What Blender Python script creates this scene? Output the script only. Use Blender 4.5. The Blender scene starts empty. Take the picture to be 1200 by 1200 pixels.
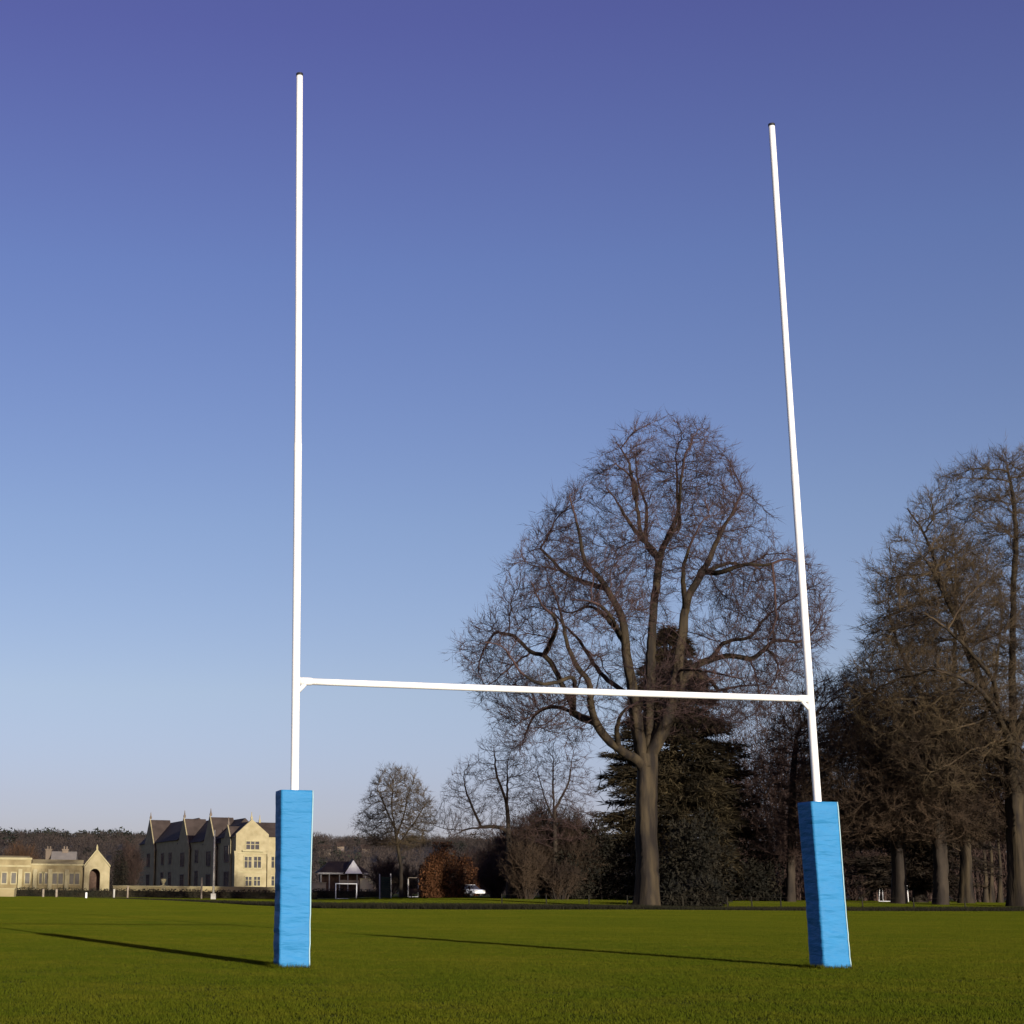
import bpy, math, random
import numpy as np
from mathutils import Vector, Matrix, noise

S = bpy.context.scene
COL = S.collection
PI = math.pi
random.seed(7)

# ------------------------------------------------------------------ camera
F_PX, CX, PITCH, ROLL, EYE = 1831.03, 342.4, 0.2384, 0.0100, 0.714
c_, s_ = math.cos(PITCH), math.sin(PITCH)
FWD = np.array([0, c_, s_]); R0 = np.array([1.0, 0, 0]); U0 = np.array([0, -s_, c_])
RIGHT = math.cos(ROLL) * R0 + math.sin(ROLL) * U0
UP = -math.sin(ROLL) * R0 + math.cos(ROLL) * U0
EYEP = np.array([0, 0, EYE])
cam_d = bpy.data.cameras.new('camera')
cam = bpy.data.objects.new('camera', cam_d)
COL.objects.link(cam)
cam_d.sensor_width = 36.0
cam_d.lens = 36.0 * F_PX / 1200
cam_d.shift_x = (600 - CX) / 1200
cam_d.clip_start = 0.05
cam_d.clip_end = 9000
M4 = Matrix.Identity(4)
for i in range(3):
    M4[i][0], M4[i][1], M4[i][2], M4[i][3] = RIGHT[i], UP[i], -FWD[i], EYEP[i]
cam.matrix_world = M4
S.camera = cam

def ray(px, py):
    return FWD + RIGHT * ((px - CX) / F_PX) - UP * ((py - 600) / F_PX)

def at(px, py, Y):
    d = ray(px, py)
    return EYEP + d * (Y / d[1])

def ground(px, py):
    d = ray(px, py)
    return EYEP + d * (-EYE / d[2])

def on_plane(px, py, o, n):
    d = ray(px, py)
    return EYEP + d * (np.dot(np.array(o) - EYEP, n) / np.dot(d, n))

def proj(P):
    v = np.array(P) - EYEP
    d = v @ FWD
    return CX + F_PX * (v @ RIGHT) / d, 600 - F_PX * (v @ UP) / d

def ss(x, a, b):
    t = min(1, max(0, (x - a) / (b - a)))
    return t * t * (3 - 2 * t)

def gz(x, y):
    """gentle rise of the park beyond the field, on the right"""
    return 0.36 * ss(y, 84, 118) * ss(x, 2, 14)

def gbase(px, Y):
    """ground point in column px at depth Y"""
    p = at(px, 1050, Y)
    return np.array([p[0], Y, gz(p[0], Y)])

# ------------------------------------------------------------------ materials
def mat(name, c1, c2=None, scale=4.0, rough=0.85, bump=0.0, bscale=20.0, detail=6, pos=True, spec=0.2, stretch=None, lo=0.35, hi=0.65):
    m = bpy.data.materials.new(name)
    m.use_nodes = True
    nt = m.node_tree
    b = nt.nodes['Principled BSDF']
    b.inputs['Roughness'].default_value = rough
    b.inputs['Specular IOR Level'].default_value = spec
    if c2 is None:
        c2 = tuple(0.8 * v for v in c1)
    if pos:
        g = nt.nodes.new('ShaderNodeNewGeometry'); src = g.outputs['Position']
    else:
        g = nt.nodes.new('ShaderNodeTexCoord'); src = g.outputs['Object']
    if stretch:
        mp = nt.nodes.new('ShaderNodeMapping'); mp.inputs['Scale'].default_value = stretch
        nt.links.new(src, mp.inputs['Vector']); src = mp.outputs['Vector']
    n = nt.nodes.new('ShaderNodeTexNoise')
    n.inputs['Scale'].default_value = scale
    n.inputs['Detail'].default_value = detail
    nt.links.new(src, n.inputs['Vector'])
    r = nt.nodes.new('ShaderNodeValToRGB')
    r.color_ramp.elements[0].position = lo
    r.color_ramp.elements[1].position = hi
    r.color_ramp.elements[0].color = (*c1, 1)
    r.color_ramp.elements[1].color = (*c2, 1)
    nt.links.new(n.outputs['Fac'], r.inputs['Fac'])
    nt.links.new(r.outputs['Color'], b.inputs['Base Color'])
    if bump:
        n2 = nt.nodes.new('ShaderNodeTexNoise')
        n2.inputs['Scale'].default_value = bscale
        n2.inputs['Detail'].default_value = 5
        nt.links.new(src, n2.inputs['Vector'])
        bp = nt.nodes.new('ShaderNodeBump')
        bp.inputs['Strength'].default_value = bump
        bp.inputs['Distance'].default_value = 0.05
        nt.links.new(n2.outputs['Fac'], bp.inputs['Height'])
        nt.links.new(bp.outputs['Normal'], b.inputs['Normal'])
    return m

def grass_mat(name, cols):
    m = bpy.data.materials.new(name)
    m.use_nodes = True
    nt = m.node_tree
    b = nt.nodes['Principled BSDF']
    b.inputs['Roughness'].default_value = 0.95
    b.inputs['Specular IOR Level'].default_value = 0.02
    g = nt.nodes.new('ShaderNodeNewGeometry')
    prev = None
    for sc, (ca, cb), lo, hi in ((0.16, cols[0], .4, .62), (1.1, cols[1], .42, .66), (9.0, cols[2], .4, .7)):
        n = nt.nodes.new('ShaderNodeTexNoise')
        n.inputs['Scale'].default_value = sc
        n.inputs['Detail'].default_value = 4
        nt.links.new(g.outputs['Position'], n.inputs['Vector'])
        r = nt.nodes.new('ShaderNodeValToRGB')
        r.color_ramp.elements[0].position, r.color_ramp.elements[1].position = lo, hi
        r.color_ramp.elements[0].color = (*ca, 1); r.color_ramp.elements[1].color = (*cb, 1)
        nt.links.new(n.outputs['Fac'], r.inputs['Fac'])
        if prev is None:
            prev = r.outputs['Color']
        else:
            mx = nt.nodes.new('ShaderNodeMix'); mx.data_type = 'RGBA'; mx.blend_type = 'MIX'
            mx.inputs['Factor'].default_value = 0.45
            nt.links.new(prev, mx.inputs['A']); nt.links.new(r.outputs['Color'], mx.inputs['B'])
            prev = mx.outputs['Result']
    nt.links.new(prev, b.inputs['Base Color'])
    return m

M = {}
M['turf'] = grass_mat('turf', [((.041, .057, .0035), (.077, .078, .005)), ((.038, .054, .0035), (.090, .078, .009)), ((.032, .045, .003), (.080, .083, .006))])
M['soil_turf'] = grass_mat('soil_turf', [((.042, .054, .0035), (.070, .070, .005)), ((.042, .052, .0035), (.074, .070, .006)), ((.038, .046, .003), (.070, .072, .005))])
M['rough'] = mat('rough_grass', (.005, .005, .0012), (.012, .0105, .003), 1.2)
M['white'] = mat('white_paint', (.76, .76, .74), (.70, .70, .68), 3.0, rough=.35, spec=.4)
M['offwhite'] = mat('weathered_white', (.36, .35, .31), (.26, .25, .22), 2.0, rough=.6)
M['black'] = mat('black_plastic', (.015, .015, .016), (.02, .02, .02), 5, rough=.5)
M['vinyl'] = mat('blue_vinyl', (.022, .155, .330), (.026, .170, .355), 2.2, rough=.6, bump=.75, bscale=4.2, spec=.16, stretch=(.7, .7, 3.0))
M['piping'] = mat('pale_piping', (.26, .40, .44), (.30, .44, .47), 6, rough=.5)
M['bark'] = mat('bark', (.012, .009, .007), (.047, .035, .019), 2.2, bump=1.0, bscale=5, stretch=(1, 1, .16), lo=.38, hi=.66)
M['bark_dark'] = mat('dark_bark', (.012, .009, .007), (.034, .026, .018), 1.6, bump=.8, bscale=4, stretch=(1, 1, .35))
M['bark_pale'] = mat('pale_bark', (.10, .085, .05), (.18, .155, .10), 1.6, bump=.7, bscale=4, stretch=(1, 1, .35))
M['twig_red'] = mat('reddish_twig', (.028, .017, .017), (.062, .037, .033), .35)
M['twig_brown'] = mat('brown_twig', (.036, .025, .016), (.080, .058, .031), .35)
M['twig_dark'] = mat('dark_twig', (.026, .016, .013), (.058, .036, .027), .35)
M['twig_grey'] = mat('grey_twig', (.05, .038, .031), (.09, .07, .056), .35)
M['twig_warm'] = mat('warm_brown_twig', (.020, .013, .009), (.058, .038, .022), .3)
M['twig_rust'] = mat('rusty_twig', (.06, .032, .016), (.11, .06, .03), .35)
M['cedar'] = mat('cedar_needles', (.013, .010, .005), (.046, .034, .015), .55, lo=.35, hi=.72)
M['cedar2'] = mat('cedar_needles_brown', (.011, .008, .0055), (.042, .028, .016), .5, lo=.38, hi=.75)
M['yew'] = mat('yew_leaves', (.006, .006, .004), (.017, .014, .008), .7)
M['copper'] = mat('copper_leaves', (.040, .016, .007), (.100, .041, .015), .45)
M['hedge'] = mat('hedge_leaves', (.012, .012, .006), (.028, .022, .011), .8)
M['stone'] = mat('pale_stone', (.235, .198, .108), (.31, .265, .155), .9, bump=.3, bscale=3)
M['stone_trim'] = mat('stone_trim', (.27, .235, .125), (.33, .29, .17), 1.0)
M['stone_old'] = mat('weathered_stone', (.16, .125, .060), (.30, .25, .13), .35, bump=.3, bscale=3)
M['stone_dark'] = mat('shaded_stone', (.10, .08, .065), (.16, .13, .10), .6)  # darker copy of the trim stone; shade of the hall's sunless side in its colour
M['slate'] = mat('dark_slate', (.034, .025, .021), (.054, .040, .034), .6)
M['slate_pale'] = mat('pale_slate', (.15, .135, .12), (.19, .17, .15), .6)
M['tile'] = mat('brown_tile', (.026, .017, .013), (.045, .03, .023), .6)
M['glass'] = mat('window_glass', (.03, .03, .035), (.045, .045, .05), 1, rough=.12, spec=.5)
M['lattice'] = mat('leaded_glass', (.05, .045, .035), (.08, .075, .06), 1, rough=.3)
M['door'] = mat('dark_oak', (.05, .03, .022), (.08, .05, .035), 3)
M['cream'] = mat('cream_render', (.27, .23, .15), (.32, .28, .19), .6)
M['green_paint'] = mat('green_paint', (.012, .022, .016), (.022, .034, .024), 1)
M['steel'] = mat('galvanised_steel', (.30, .29, .28), (.38, .37, .36), 3, rough=.5)
M['wood'] = mat('grey_timber', (.17, .14, .10), (.25, .21, .16), 3)
M['tyre'] = mat('tyre_rubber', (.02, .02, .02), (.03, .03, .03), 3)
M['car_white'] = mat('white_car_paint', (.72, .73, .74), (.75, .76, .77), 1, rough=.25, spec=.5)
M['car_silver'] = mat('silver_car_paint', (.40, .41, .42), (.44, .45, .46), 1, rough=.3, spec=.5)
M['hill'] = mat('hill_turf', (.024, .019, .015), (.036, .029, .022), .012)
M['far_wood'] = mat('far_wood_crowns', (.030, .024, .021), (.052, .040, .034), .010, lo=.38, hi=.6)
M['far_pine'] = mat('far_pine_needles', (.010, .013, .009), (.020, .024, .016), .02)
M['path'] = mat('pale_verge', (.09, .085, .035), (.13, .12, .06), .3)
M['pink'] = mat('pale_brick', (.11, .085, .062), (.15, .118, .09), .2)

# ------------------------------------------------------------------ object helpers
def tag(o, label=None, cat=None, group=None, kind=None):
    if label: o['label'] = label
    if cat: o['category'] = cat
    if group: o['group'] = group
    if kind: o['kind'] = kind
    return o

def thing(name, label, cat, loc, rz=0.0, group=None):
    o = bpy.data.objects.new(name, None)
    o.empty_display_size = 0.2
    COL.objects.link(o)
    o.location = [float(v) for v in loc]
    o.rotation_euler = (0, 0, rz)
    return tag(o, label, cat, group)

def mesh_np(name, verts, faces, m, parent=None, smooth=False, origin=None):
    """verts (n,3); faces: list of integer arrays (n,k)"""
    verts = np.asarray(verts, dtype=np.float32)
    if origin is not None:
        verts = verts - np.asarray(origin, dtype=np.float32)
    me = bpy.data.meshes.new(name)
    fl = [np.asarray(f, dtype=np.int32) for f in faces if len(f)]
    tot = np.concatenate([np.full(len(f), f.shape[1], dtype=np.int32) for f in fl])
    idx = np.concatenate([f.ravel() for f in fl])
    me.vertices.add(len(verts)); me.vertices.foreach_set('co', verts.ravel())
    me.loops.add(len(idx)); me.loops.foreach_set('vertex_index', idx)
    me.polygons.add(len(tot))
    st = np.zeros(len(tot), dtype=np.int32); st[1:] = np.cumsum(tot)[:-1]
    me.polygons.foreach_set('loop_start', st)
    me.polygons.foreach_set('loop_total', tot)
    if smooth:
        me.polygons.foreach_set('use_smooth', np.ones(len(tot), dtype=bool))
    me.update(calc_edges=True)
    me.validate()
    me.materials.append(m)
    o = bpy.data.objects.new(name, me)
    COL.objects.link(o)
    if parent is not None:
        o.parent = parent
    elif origin is not None:
        o.location = [float(v) for v in origin]
    return o

class MB:
    def __init__(s):
        s.v = []; s.f = []
    def poly(s, pts):
        n = len(s.v); s.v += [tuple(p) for p in pts]; s.f.append(list(range(n, n + len(pts))))
    def hexa(s, p):
        n = len(s.v); s.v += [tuple(q) for q in p]
        for f in ((3, 2, 1, 0), (4, 5, 6, 7), (0, 1, 5, 4), (1, 2, 6, 5), (2, 3, 7, 6), (3, 0, 4, 7)):
            s.f.append([n + i for i in f])
        return s
    def box(s, x0, x1, y0, y1, z0, z1):
        return s.hexa([(x0, y0, z0), (x1, y0, z0), (x1, y1, z0), (x0, y1, z0), (x0, y0, z1), (x1, y0, z1), (x1, y1, z1), (x0, y1, z1)])
    def extr(s, pts, axis, a, b):
        """extrude a closed outline along x or y; pts are (u, z)"""
        n = len(s.v); k = len(pts)
        mk = (lambda u, z, t: (t, u, z)) if axis == 'x' else (lambda u, z, t: (u, t, z))
        s.v += [mk(u, z, a) for u, z in pts] + [mk(u, z, b) for u, z in pts]
        s.f.append([n + i for i in range(k)][::-1]); s.f.append([n + k + i for i in range(k)])
        for i in range(k):
            j = (i + 1) % k
            s.f.append([n + i, n + j, n + k + j, n + k + i])
        return s
    def tube(s, pts, rad, k=8, cap=True):
        pts = [Vector(p) for p in pts]
        if not hasattr(rad, '__len__'): rad = [rad] * len(pts)
        n = len(s.v); prev = None
        for i, p in enumerate(pts):
            d = (pts[min(i + 1, len(pts) - 1)] - pts[max(i - 1, 0)]).normalized()
            if prev is None:
                a = d.orthogonal().normalized()
            else:
                a = (prev - d * prev.dot(d)).normalized()
            prev = a; b = d.cross(a)
            for j in range(k):
                t = 2 * PI * j / k
                s.v.append(tuple(p + (a * math.cos(t) + b * math.sin(t)) * rad[i]))
        for i in range(len(pts) - 1):
            for j in range(k):
                q = n + i * k
                s.f.append([q + j, q + (j + 1) % k, q + k + (j + 1) % k, q + k + j])
        if cap:
            s.f.append([n + j for j in range(k)][::-1])
            q = n + (len(pts) - 1) * k
            s.f.append([q + j for j in range(k)])
        return s
    def build(s, name, m, parent=None, smooth=False, bevel=0, loc=None):
        me = bpy.data.meshes.new(name)
        me.from_pydata(s.v, [], s.f); me.update()
        me.materials.append(m)
        if smooth:
            for p in me.polygons: p.use_smooth = True
        o = bpy.data.objects.new(name, me); COL.objects.link(o)
        if parent is not None: o.parent = parent
        if loc is not None: o.location = loc
        if bevel:
            b = o.modifiers.new('bevel', 'BEVEL'); b.width = bevel; b.segments = 2; b.limit_method = 'ANGLE'
        return o

# ------------------------------------------------------------------ sun and sky
pL0, pL1 = ground(341.2, 1129.5), ground(30, 1091.5)
pR0, pR1 = ground(970.7, 1131.5), ground(500, 1097.5)
sd = ((pL1 - pL0) + (pR1 - pR0)) * .5
SUN_AZ = math.atan2(-sd[0], sd[1])            # how far the shadow leans left of straight ahead
SUN_EL = math.atan2(1.66, np.hypot(sd[0], sd[1]))
print('SUN az, el', math.degrees(SUN_AZ), math.degrees(SUN_EL))
toSun = np.array([math.sin(SUN_AZ) * math.cos(SUN_EL), -math.cos(SUN_AZ) * math.cos(SUN_EL), math.sin(SUN_EL)])
ld = bpy.data.lights.new('sun', 'SUN')
ld.energy = 4.5; ld.angle = math.radians(.53); ld.color = (1.0, .92, .80)
lo_ = bpy.data.objects.new('sun', ld); COL.objects.link(lo_)
lo_.rotation_euler = Vector(-toSun).to_track_quat('-Z', 'Y').to_euler()
lo_.location = (20, -40, 30)
W = bpy.data.worlds.new('World'); S.world = W; W.use_nodes = True
nt = W.node_tree
sky = nt.nodes.new('ShaderNodeTexSky'); sky.sky_type = 'NISHITA'; sky.sun_disc = False
sky.sun_elevation = SUN_EL; sky.sun_rotation = PI - SUN_AZ
sky.altitude = 100; sky.air_density = .8; sky.dust_density = .8; sky.ozone_density = 2.0
bg = nt.nodes['Background']; bg.inputs['Strength'].default_value = .10
# the film's cooler, more violet rendering of a winter sky
tc = nt.nodes.new('ShaderNodeTexCoord'); sx = nt.nodes.new('ShaderNodeSeparateXYZ'); nt.links.new(tc.outputs['Generated'], sx.inputs[0])
rp = nt.nodes.new('ShaderNodeValToRGB'); nt.links.new(sx.outputs['Z'], rp.inputs['Fac'])
cr = rp.color_ramp
for k, (z, c) in enumerate(((.02, (.74, .63, .92)), (.057, (.81, .64, .83)), (.123, (1.0, .767, .808)), (.229, (1.0, .80, .87)), (.383, (.916, .73, .962)), (.515, (.87, .556, .93)))):
    e_ = cr.elements[k] if k < 2 else cr.elements.new(z)
    e_.position = z; e_.color = (*c, 1)
mx = nt.nodes.new('ShaderNodeMix'); mx.data_type = 'RGBA'; mx.blend_type = 'MULTIPLY'; mx.inputs['Factor'].default_value = 1
nt.links.new(sky.outputs['Color'], mx.inputs['A']); nt.links.new(rp.outputs['Color'], mx.inputs['B'])
nt.links.new(mx.outputs['Result'], bg.inputs['Color'])
S.view_settings.view_transform = 'Standard'
S.view_settings.look = 'None'
S.view_settings.exposure = 0.7
S.view_settings.gamma = 1.0

# ------------------------------------------------------------------ ground
xs = np.concatenate([np.linspace(-3500, -80, 12)[:-1], np.arange(-80, 140, 4.0), np.linspace(140, 3500, 12)])
ys = np.concatenate([np.linspace(-200, 0, 4)[:-1], np.arange(0, 170, 4.0), np.linspace(170, 5000, 14)])
vv = np.array([[x, y, gz(x, y)] for y in ys for x in xs])
nx = len(xs)
ff = np.array([[j * nx + i, j * nx + i + 1, (j + 1) * nx + i + 1, (j + 1) * nx + i] for j in range(len(ys) - 1) for i in range(nx - 1)])
tag(mesh_np('ground', vv, [ff], M['soil_turf'], smooth=True), kind='structure')

# mown grass: the object's own mesh is one square metre of blades; its node tree lays that patch over the pitch
rng = np.random.default_rng(3)
nb = 5200
bx = rng.uniform(-.62, .62, nb); by = rng.uniform(-.62, .62, nb)
ang = rng.uniform(0, 2 * PI, nb); h = rng.uniform(.007, .020, nb); w = rng.uniform(.0017, .0034, nb)
tilt = rng.uniform(.1, .9, nb) * h; ta = rng.uniform(0, 2 * PI, nb)
v0 = np.stack([bx - np.cos(ang) * w, by - np.sin(ang) * w, np.full(nb, -.004)], 1)
v1 = np.stack([bx + np.cos(ang) * w, by + np.sin(ang) * w, np.full(nb, -.004)], 1)
v2 = np.stack([bx + np.cos(ta) * tilt, by + np.sin(ta) * tilt, h], 1)
vv = np.stack([v0, v1, v2], 1).reshape(-1, 3)
ff = np.arange(nb * 3).reshape(-1, 3)
grass = tag(mesh_np('grass', vv, [ff], M['turf']), kind='stuff')
ng = bpy.data.node_groups.new('lay_grass', 'GeometryNodeTree')
ng.interface.new_socket('Geometry', in_out='INPUT', socket_type='NodeSocketGeometry')
ng.interface.new_socket('Geometry', in_out='OUTPUT', socket_type='NodeSocketGeometry')
N = ng.nodes.new; L = ng.links.new
gi, go = N('NodeGroupInput'), N('NodeGroupOutput')
grid = N('GeometryNodeMeshGrid')
GX0, GX1, GY0, GY1, SP = -36, 84, 4, 160, .8
grid.inputs['Size X'].default_value = GX1 - GX0; grid.inputs['Size Y'].default_value = GY1 - GY0
grid.inputs['Vertices X'].default_value = int((GX1 - GX0) / SP); grid.inputs['Vertices Y'].default_value = int((GY1 - GY0) / SP)
tr = N('GeometryNodeTransform'); tr.inputs['Translation'].default_value = ((GX0 + GX1) / 2, (GY0 + GY1) / 2, 0)
L(grid.outputs['Mesh'], tr.inputs['Geometry'])
posn = N('GeometryNodeInputPosition'); sep = N('ShaderNodeSeparateXYZ'); L(posn.outputs[0], sep.inputs[0])
def mth(op, a, b):
    n = N('ShaderNodeMath'); n.operation = op
    for k, q in enumerate((a, b)):
        if isinstance(q, (int, float)): n.inputs[k].default_value = q
        else: L(q, n.inputs[k])
    return n.outputs[0]
X_, Y_ = sep.outputs['X'], sep.outputs['Y']
selL = mth('GREATER_THAN', mth('ADD', X_, mth('MULTIPLY', Y_, .187)), -4.0)
selR = mth('LESS_THAN', mth('SUBTRACT', X_, mth('MULTIPLY', Y_, .468)), 4.0)
sel = mth('MULTIPLY', selL, selR)
def sstep(v, a, b):
    n = N('ShaderNodeMapRange'); n.interpolation_type = 'SMOOTHSTEP'
    L(v, n.inputs['Value']); n.inputs['From Min'].default_value = a; n.inputs['From Max'].default_value = b
    return n.outputs['Result']
rise = mth('MULTIPLY', mth('MULTIPLY', sstep(Y_, 84, 118), sstep(X_, 2, 14)), .36)
off = N('ShaderNodeCombineXYZ'); L(rise, off.inputs['Z'])
stp = N('GeometryNodeSetPosition'); L(tr.outputs['Geometry'], stp.inputs['Geometry']); L(off.outputs[0], stp.inputs['Offset'])
iop = N('GeometryNodeInstanceOnPoints')
L(stp.outputs['Geometry'], iop.inputs['Points']); L(gi.outputs[0], iop.inputs['Instance']); L(sel, iop.inputs['Selection'])
rv = N('FunctionNodeRandomValue'); rv.data_type = 'FLOAT'
rv.inputs[3].default_value = 6.283
cx_ = N('ShaderNodeCombineXYZ'); L(rv.outputs[1], cx_.inputs['Z'])
L(cx_.outputs[0], iop.inputs['Rotation'])
rs = N('FunctionNodeRandomValue'); rs.data_type = 'FLOAT'
rs.inputs[2].default_value = .85; rs.inputs[3].default_value = 1.2; rs.inputs['Seed'].default_value = 5
L(rs.outputs[1], iop.inputs['Scale'])
L(iop.outputs[0], go.inputs[0])
md = grass.modifiers.new('lay_grass', 'NODES'); md.node_group = ng

# ------------------------------------------------------------------ rugby goal
bl, br = np.array([0.0431, 15.6257, 0]), np.array([5.5593, 16.6712, 0])
GANG = math.atan2(br[1] - bl[1], br[0] - bl[0])
GW = float(np.hypot(*(br - bl)[:2])); GH = 9.4725; CB = 2.768
goal = thing('rugby_goal', 'tall white H shaped rugby goal standing on the mown pitch', 'rugby goal', bl, GANG)
for k, x in enumerate((0, GW)):
    pm = MB()
    n = 24
    zz = [GH * i / n for i in range(n + 1)]
    bow = (lambda z: .012 * math.sin(z / GH * PI * 1.3)) if k == 0 else (lambda z: -.010 * math.sin(z / GH * PI))
    pm.tube([(x + bow(z), 0, z) for z in zz], [.041 if z < 5.2 else .036 for z in zz], 20)
    p_ = pm.build('post', M['white'], goal, smooth=True)
    cp = MB(); z0 = GH + .001
    cp.tube([(x + bow(GH), 0, z0 - .012), (x + bow(GH), 0, z0 + .018)], [.0385, .0385], 20)
    cp.build('post_cap', M['black'], p_, smooth=False)
    cl = MB(); cl.tube([(x + bow(5.2), 0, 5.16), (x + bow(5.2), 0, 5.24)], [.0420, .0420], 20)
    cl.build('sleeve_joint', M['white'], p_, smooth=False)
cbm = MB()
cbm.tube([(.03 + (GW - .06) * i / 12, 0, CB - .006 * math.sin(i / 12 * PI)) for i in range(13)], .034, 16)
cbo = cbm.build('crossbar', M['white'], goal, smooth=True)
for x, sg in ((0, 1), (GW, -1)):
    bm_ = MB()
    bm_.tube([(x + sg * .03, 0, CB - .11), (x + sg * .11, 0, CB - .02)], .022, 10)
    bm_.tube([(x + sg * .05, 0, CB), (x + sg * .17, 0, CB)], .040, 16)
    bm_.build('bracket', M['white'], cbo, smooth=True)

def pad(base, label, seed, lean, wide_top):
    t = thing('post_pad', label, 'post pad', base, GANG, 'blue pads round the goalposts')
    rnd = random.Random(seed)
    hs, H = .150, 1.680
    nz, ns = 60, 12
    prof = []                                   # rounded square outline, counter-clockwise
    r = .022
    for cxs, cys, a0 in ((1, -1, -90), (1, 1, 0), (-1, 1, 90), (-1, -1, 180)):
        for k in range(4):
            a = math.radians(a0 + 30 * k)
            prof.append((cxs * (hs - r) + r * math.cos(a), cys * (hs - r) + r * math.sin(a)))
    full = []
    for i in range(len(prof)):
        p, q = prof[i], prof[(i + 1) % len(prof)]
        full.append(p)
        if math.hypot(q[0] - p[0], q[1] - p[1]) > .1:
            for k in range(1, ns): full.append((p[0] + (q[0] - p[0]) * k / ns, p[1] + (q[1] - p[1]) * k / ns))
    K = len(full)
    vs = []
    for j in range(nz + 1):
        u = j / nz; z = .012 + u * (H - .012)
        tw = lean * (u - .5)
        sc = 1 + (wide_top - 1) * u + .018 * math.sin(u * 5 + seed)
        for x, y in full:
            ed = max(abs(x), abs(y)) / hs
            # horizontal creases, stronger lower down, and a soft quilting between them
            n1 = noise.noise(Vector((x * 2.2 + seed, y * 2.2, z * 11)))
            n2 = noise.noise(Vector((x * 5 + 3, y * 5 + seed, z * 24 + x * 8)))
            amp = (.0095 + .013 * (1 - u)) * (0.4 + .6 * ss(1 - u, .25, .7))
            amp *= 1 - .8 * ss(min(abs(x), abs(y)) / hs, .55, .95)      # the welded corners stay straight
            dd = 1 + (n1 * amp + n2 * amp * .55) / hs
            if j == nz: dd *= .985
            vs.append((x * sc * dd + tw, y * sc * dd, z + .006 * n1 * (1 - abs(2 * u - 1))))
    fs = [[j * K + i, j * K + (i + 1) % K, (j + 1) * K + (i + 1) % K, (j + 1) * K + i] for j in range(nz) for i in range(K)]
    fs.append([nz * K + i for i in range(K)]); fs.append([i for i in range(K)][::-1])
    mb = MB(); mb.v = vs; mb.f = fs
    cov = mb.build('cover', M['vinyl'], t, smooth=True)
    # the pale welded edge strip down the right hand front corner
    ci = min(range(K), key=lambda i: abs(full[i][0] - (hs - .006)) + abs(full[i][1] + (hs - .006)))
    pp = MB()
    pts = [Vector(vs[j * K + ci]) + Vector((.004, -.0035, 0)) for j in range(0, nz + 1, 2)]
    pp.tube(pts, .0065, 8)
    pp.build('edge_piping', M['piping'], cov, smooth=True)
    sm = MB()                                    # closing flap down the shaded side
    fl = [Vector(vs[j * K]) for j in range(nz + 1)]
    yl = .05
    for j in range(2, nz - 2, 1):
        pass
    return t
pad(bl, 'blue vinyl pad wrapped round the foot of the left, nearer white goalpost', 2, .012, 1.08)
pad(br, 'blue vinyl pad wrapped round the foot of the right goalpost, in front of dark trees', 9, -.020, 1.0)

# uncut grass where the mower cannot reach, round the feet of the two pads
rgt = np.random.default_rng(77); nt_ = 1500
vs_ = []
for bpos in (bl, br):
    side = rgt.integers(0, 4, nt_); u_ = rgt.uniform(-.2, .2, nt_); e_o = .155 + np.abs(rgt.normal(0, .035, nt_))
    lx = np.where(side < 2, u_, np.where(side == 2, e_o, -e_o)); ly = np.where(side < 2, np.where(side == 0, e_o, -e_o), u_)
    gx = bpos[0] + lx * math.cos(GANG) - ly * math.sin(GANG); gy = bpos[1] + lx * math.sin(GANG) + ly * math.cos(GANG)
    hh = rgt.uniform(.02, .065, nt_) * (1.1 - (e_o - .155) * 6).clip(.4, 1.1)
    c0 = np.stack([gx, gy, np.full(nt_, -.003)], 1); wa_ = rgt.uniform(0, PI, nt_)
    sv = np.stack([np.cos(wa_), np.sin(wa_), np.zeros(nt_)], 1) * .0028
    tp_ = c0 + np.stack([rgt.normal(0, .35, nt_) * hh, rgt.normal(0, .35, nt_) * hh, hh], 1)
    vs_.append(np.stack([c0 - sv, c0 + sv, tp_], 1).reshape(-1, 3))
vs_ = np.concatenate(vs_)
tag(mesh_np('grass_tufts', vs_, [np.arange(len(vs_)).reshape(-1, 3)], M['turf']), 'longer uncut grass round the feet of the two blue pads', 'grass', kind='stuff')

# ------------------------------------------------------------------ bare trees
def catmull(pts, step):
    P = [np.array(p, float) for p in pts]
    P = [2 * P[0] - P[1]] + P + [2 * P[-1] - P[-2]]
    out = [P[1]]
    for i in range(1, len(P) - 2):
        p0, p1, p2, p3 = P[i - 1:i + 3]
        n = max(1, int(round(np.linalg.norm(p2 - p1) / step)))
        for k in range(1, n + 1):
            t = k / n
            out.append(.5 * ((2 * p1) + (-p0 + p2) * t + (2 * p0 - 5 * p1 + 4 * p2 - p3) * t * t + (-p0 + 3 * p1 - 3 * p2 + p3) * t ** 3))
    return out

def nrm(a):
    return a / np.maximum(1e-9, np.linalg.norm(a, axis=-1, keepdims=True))

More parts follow.
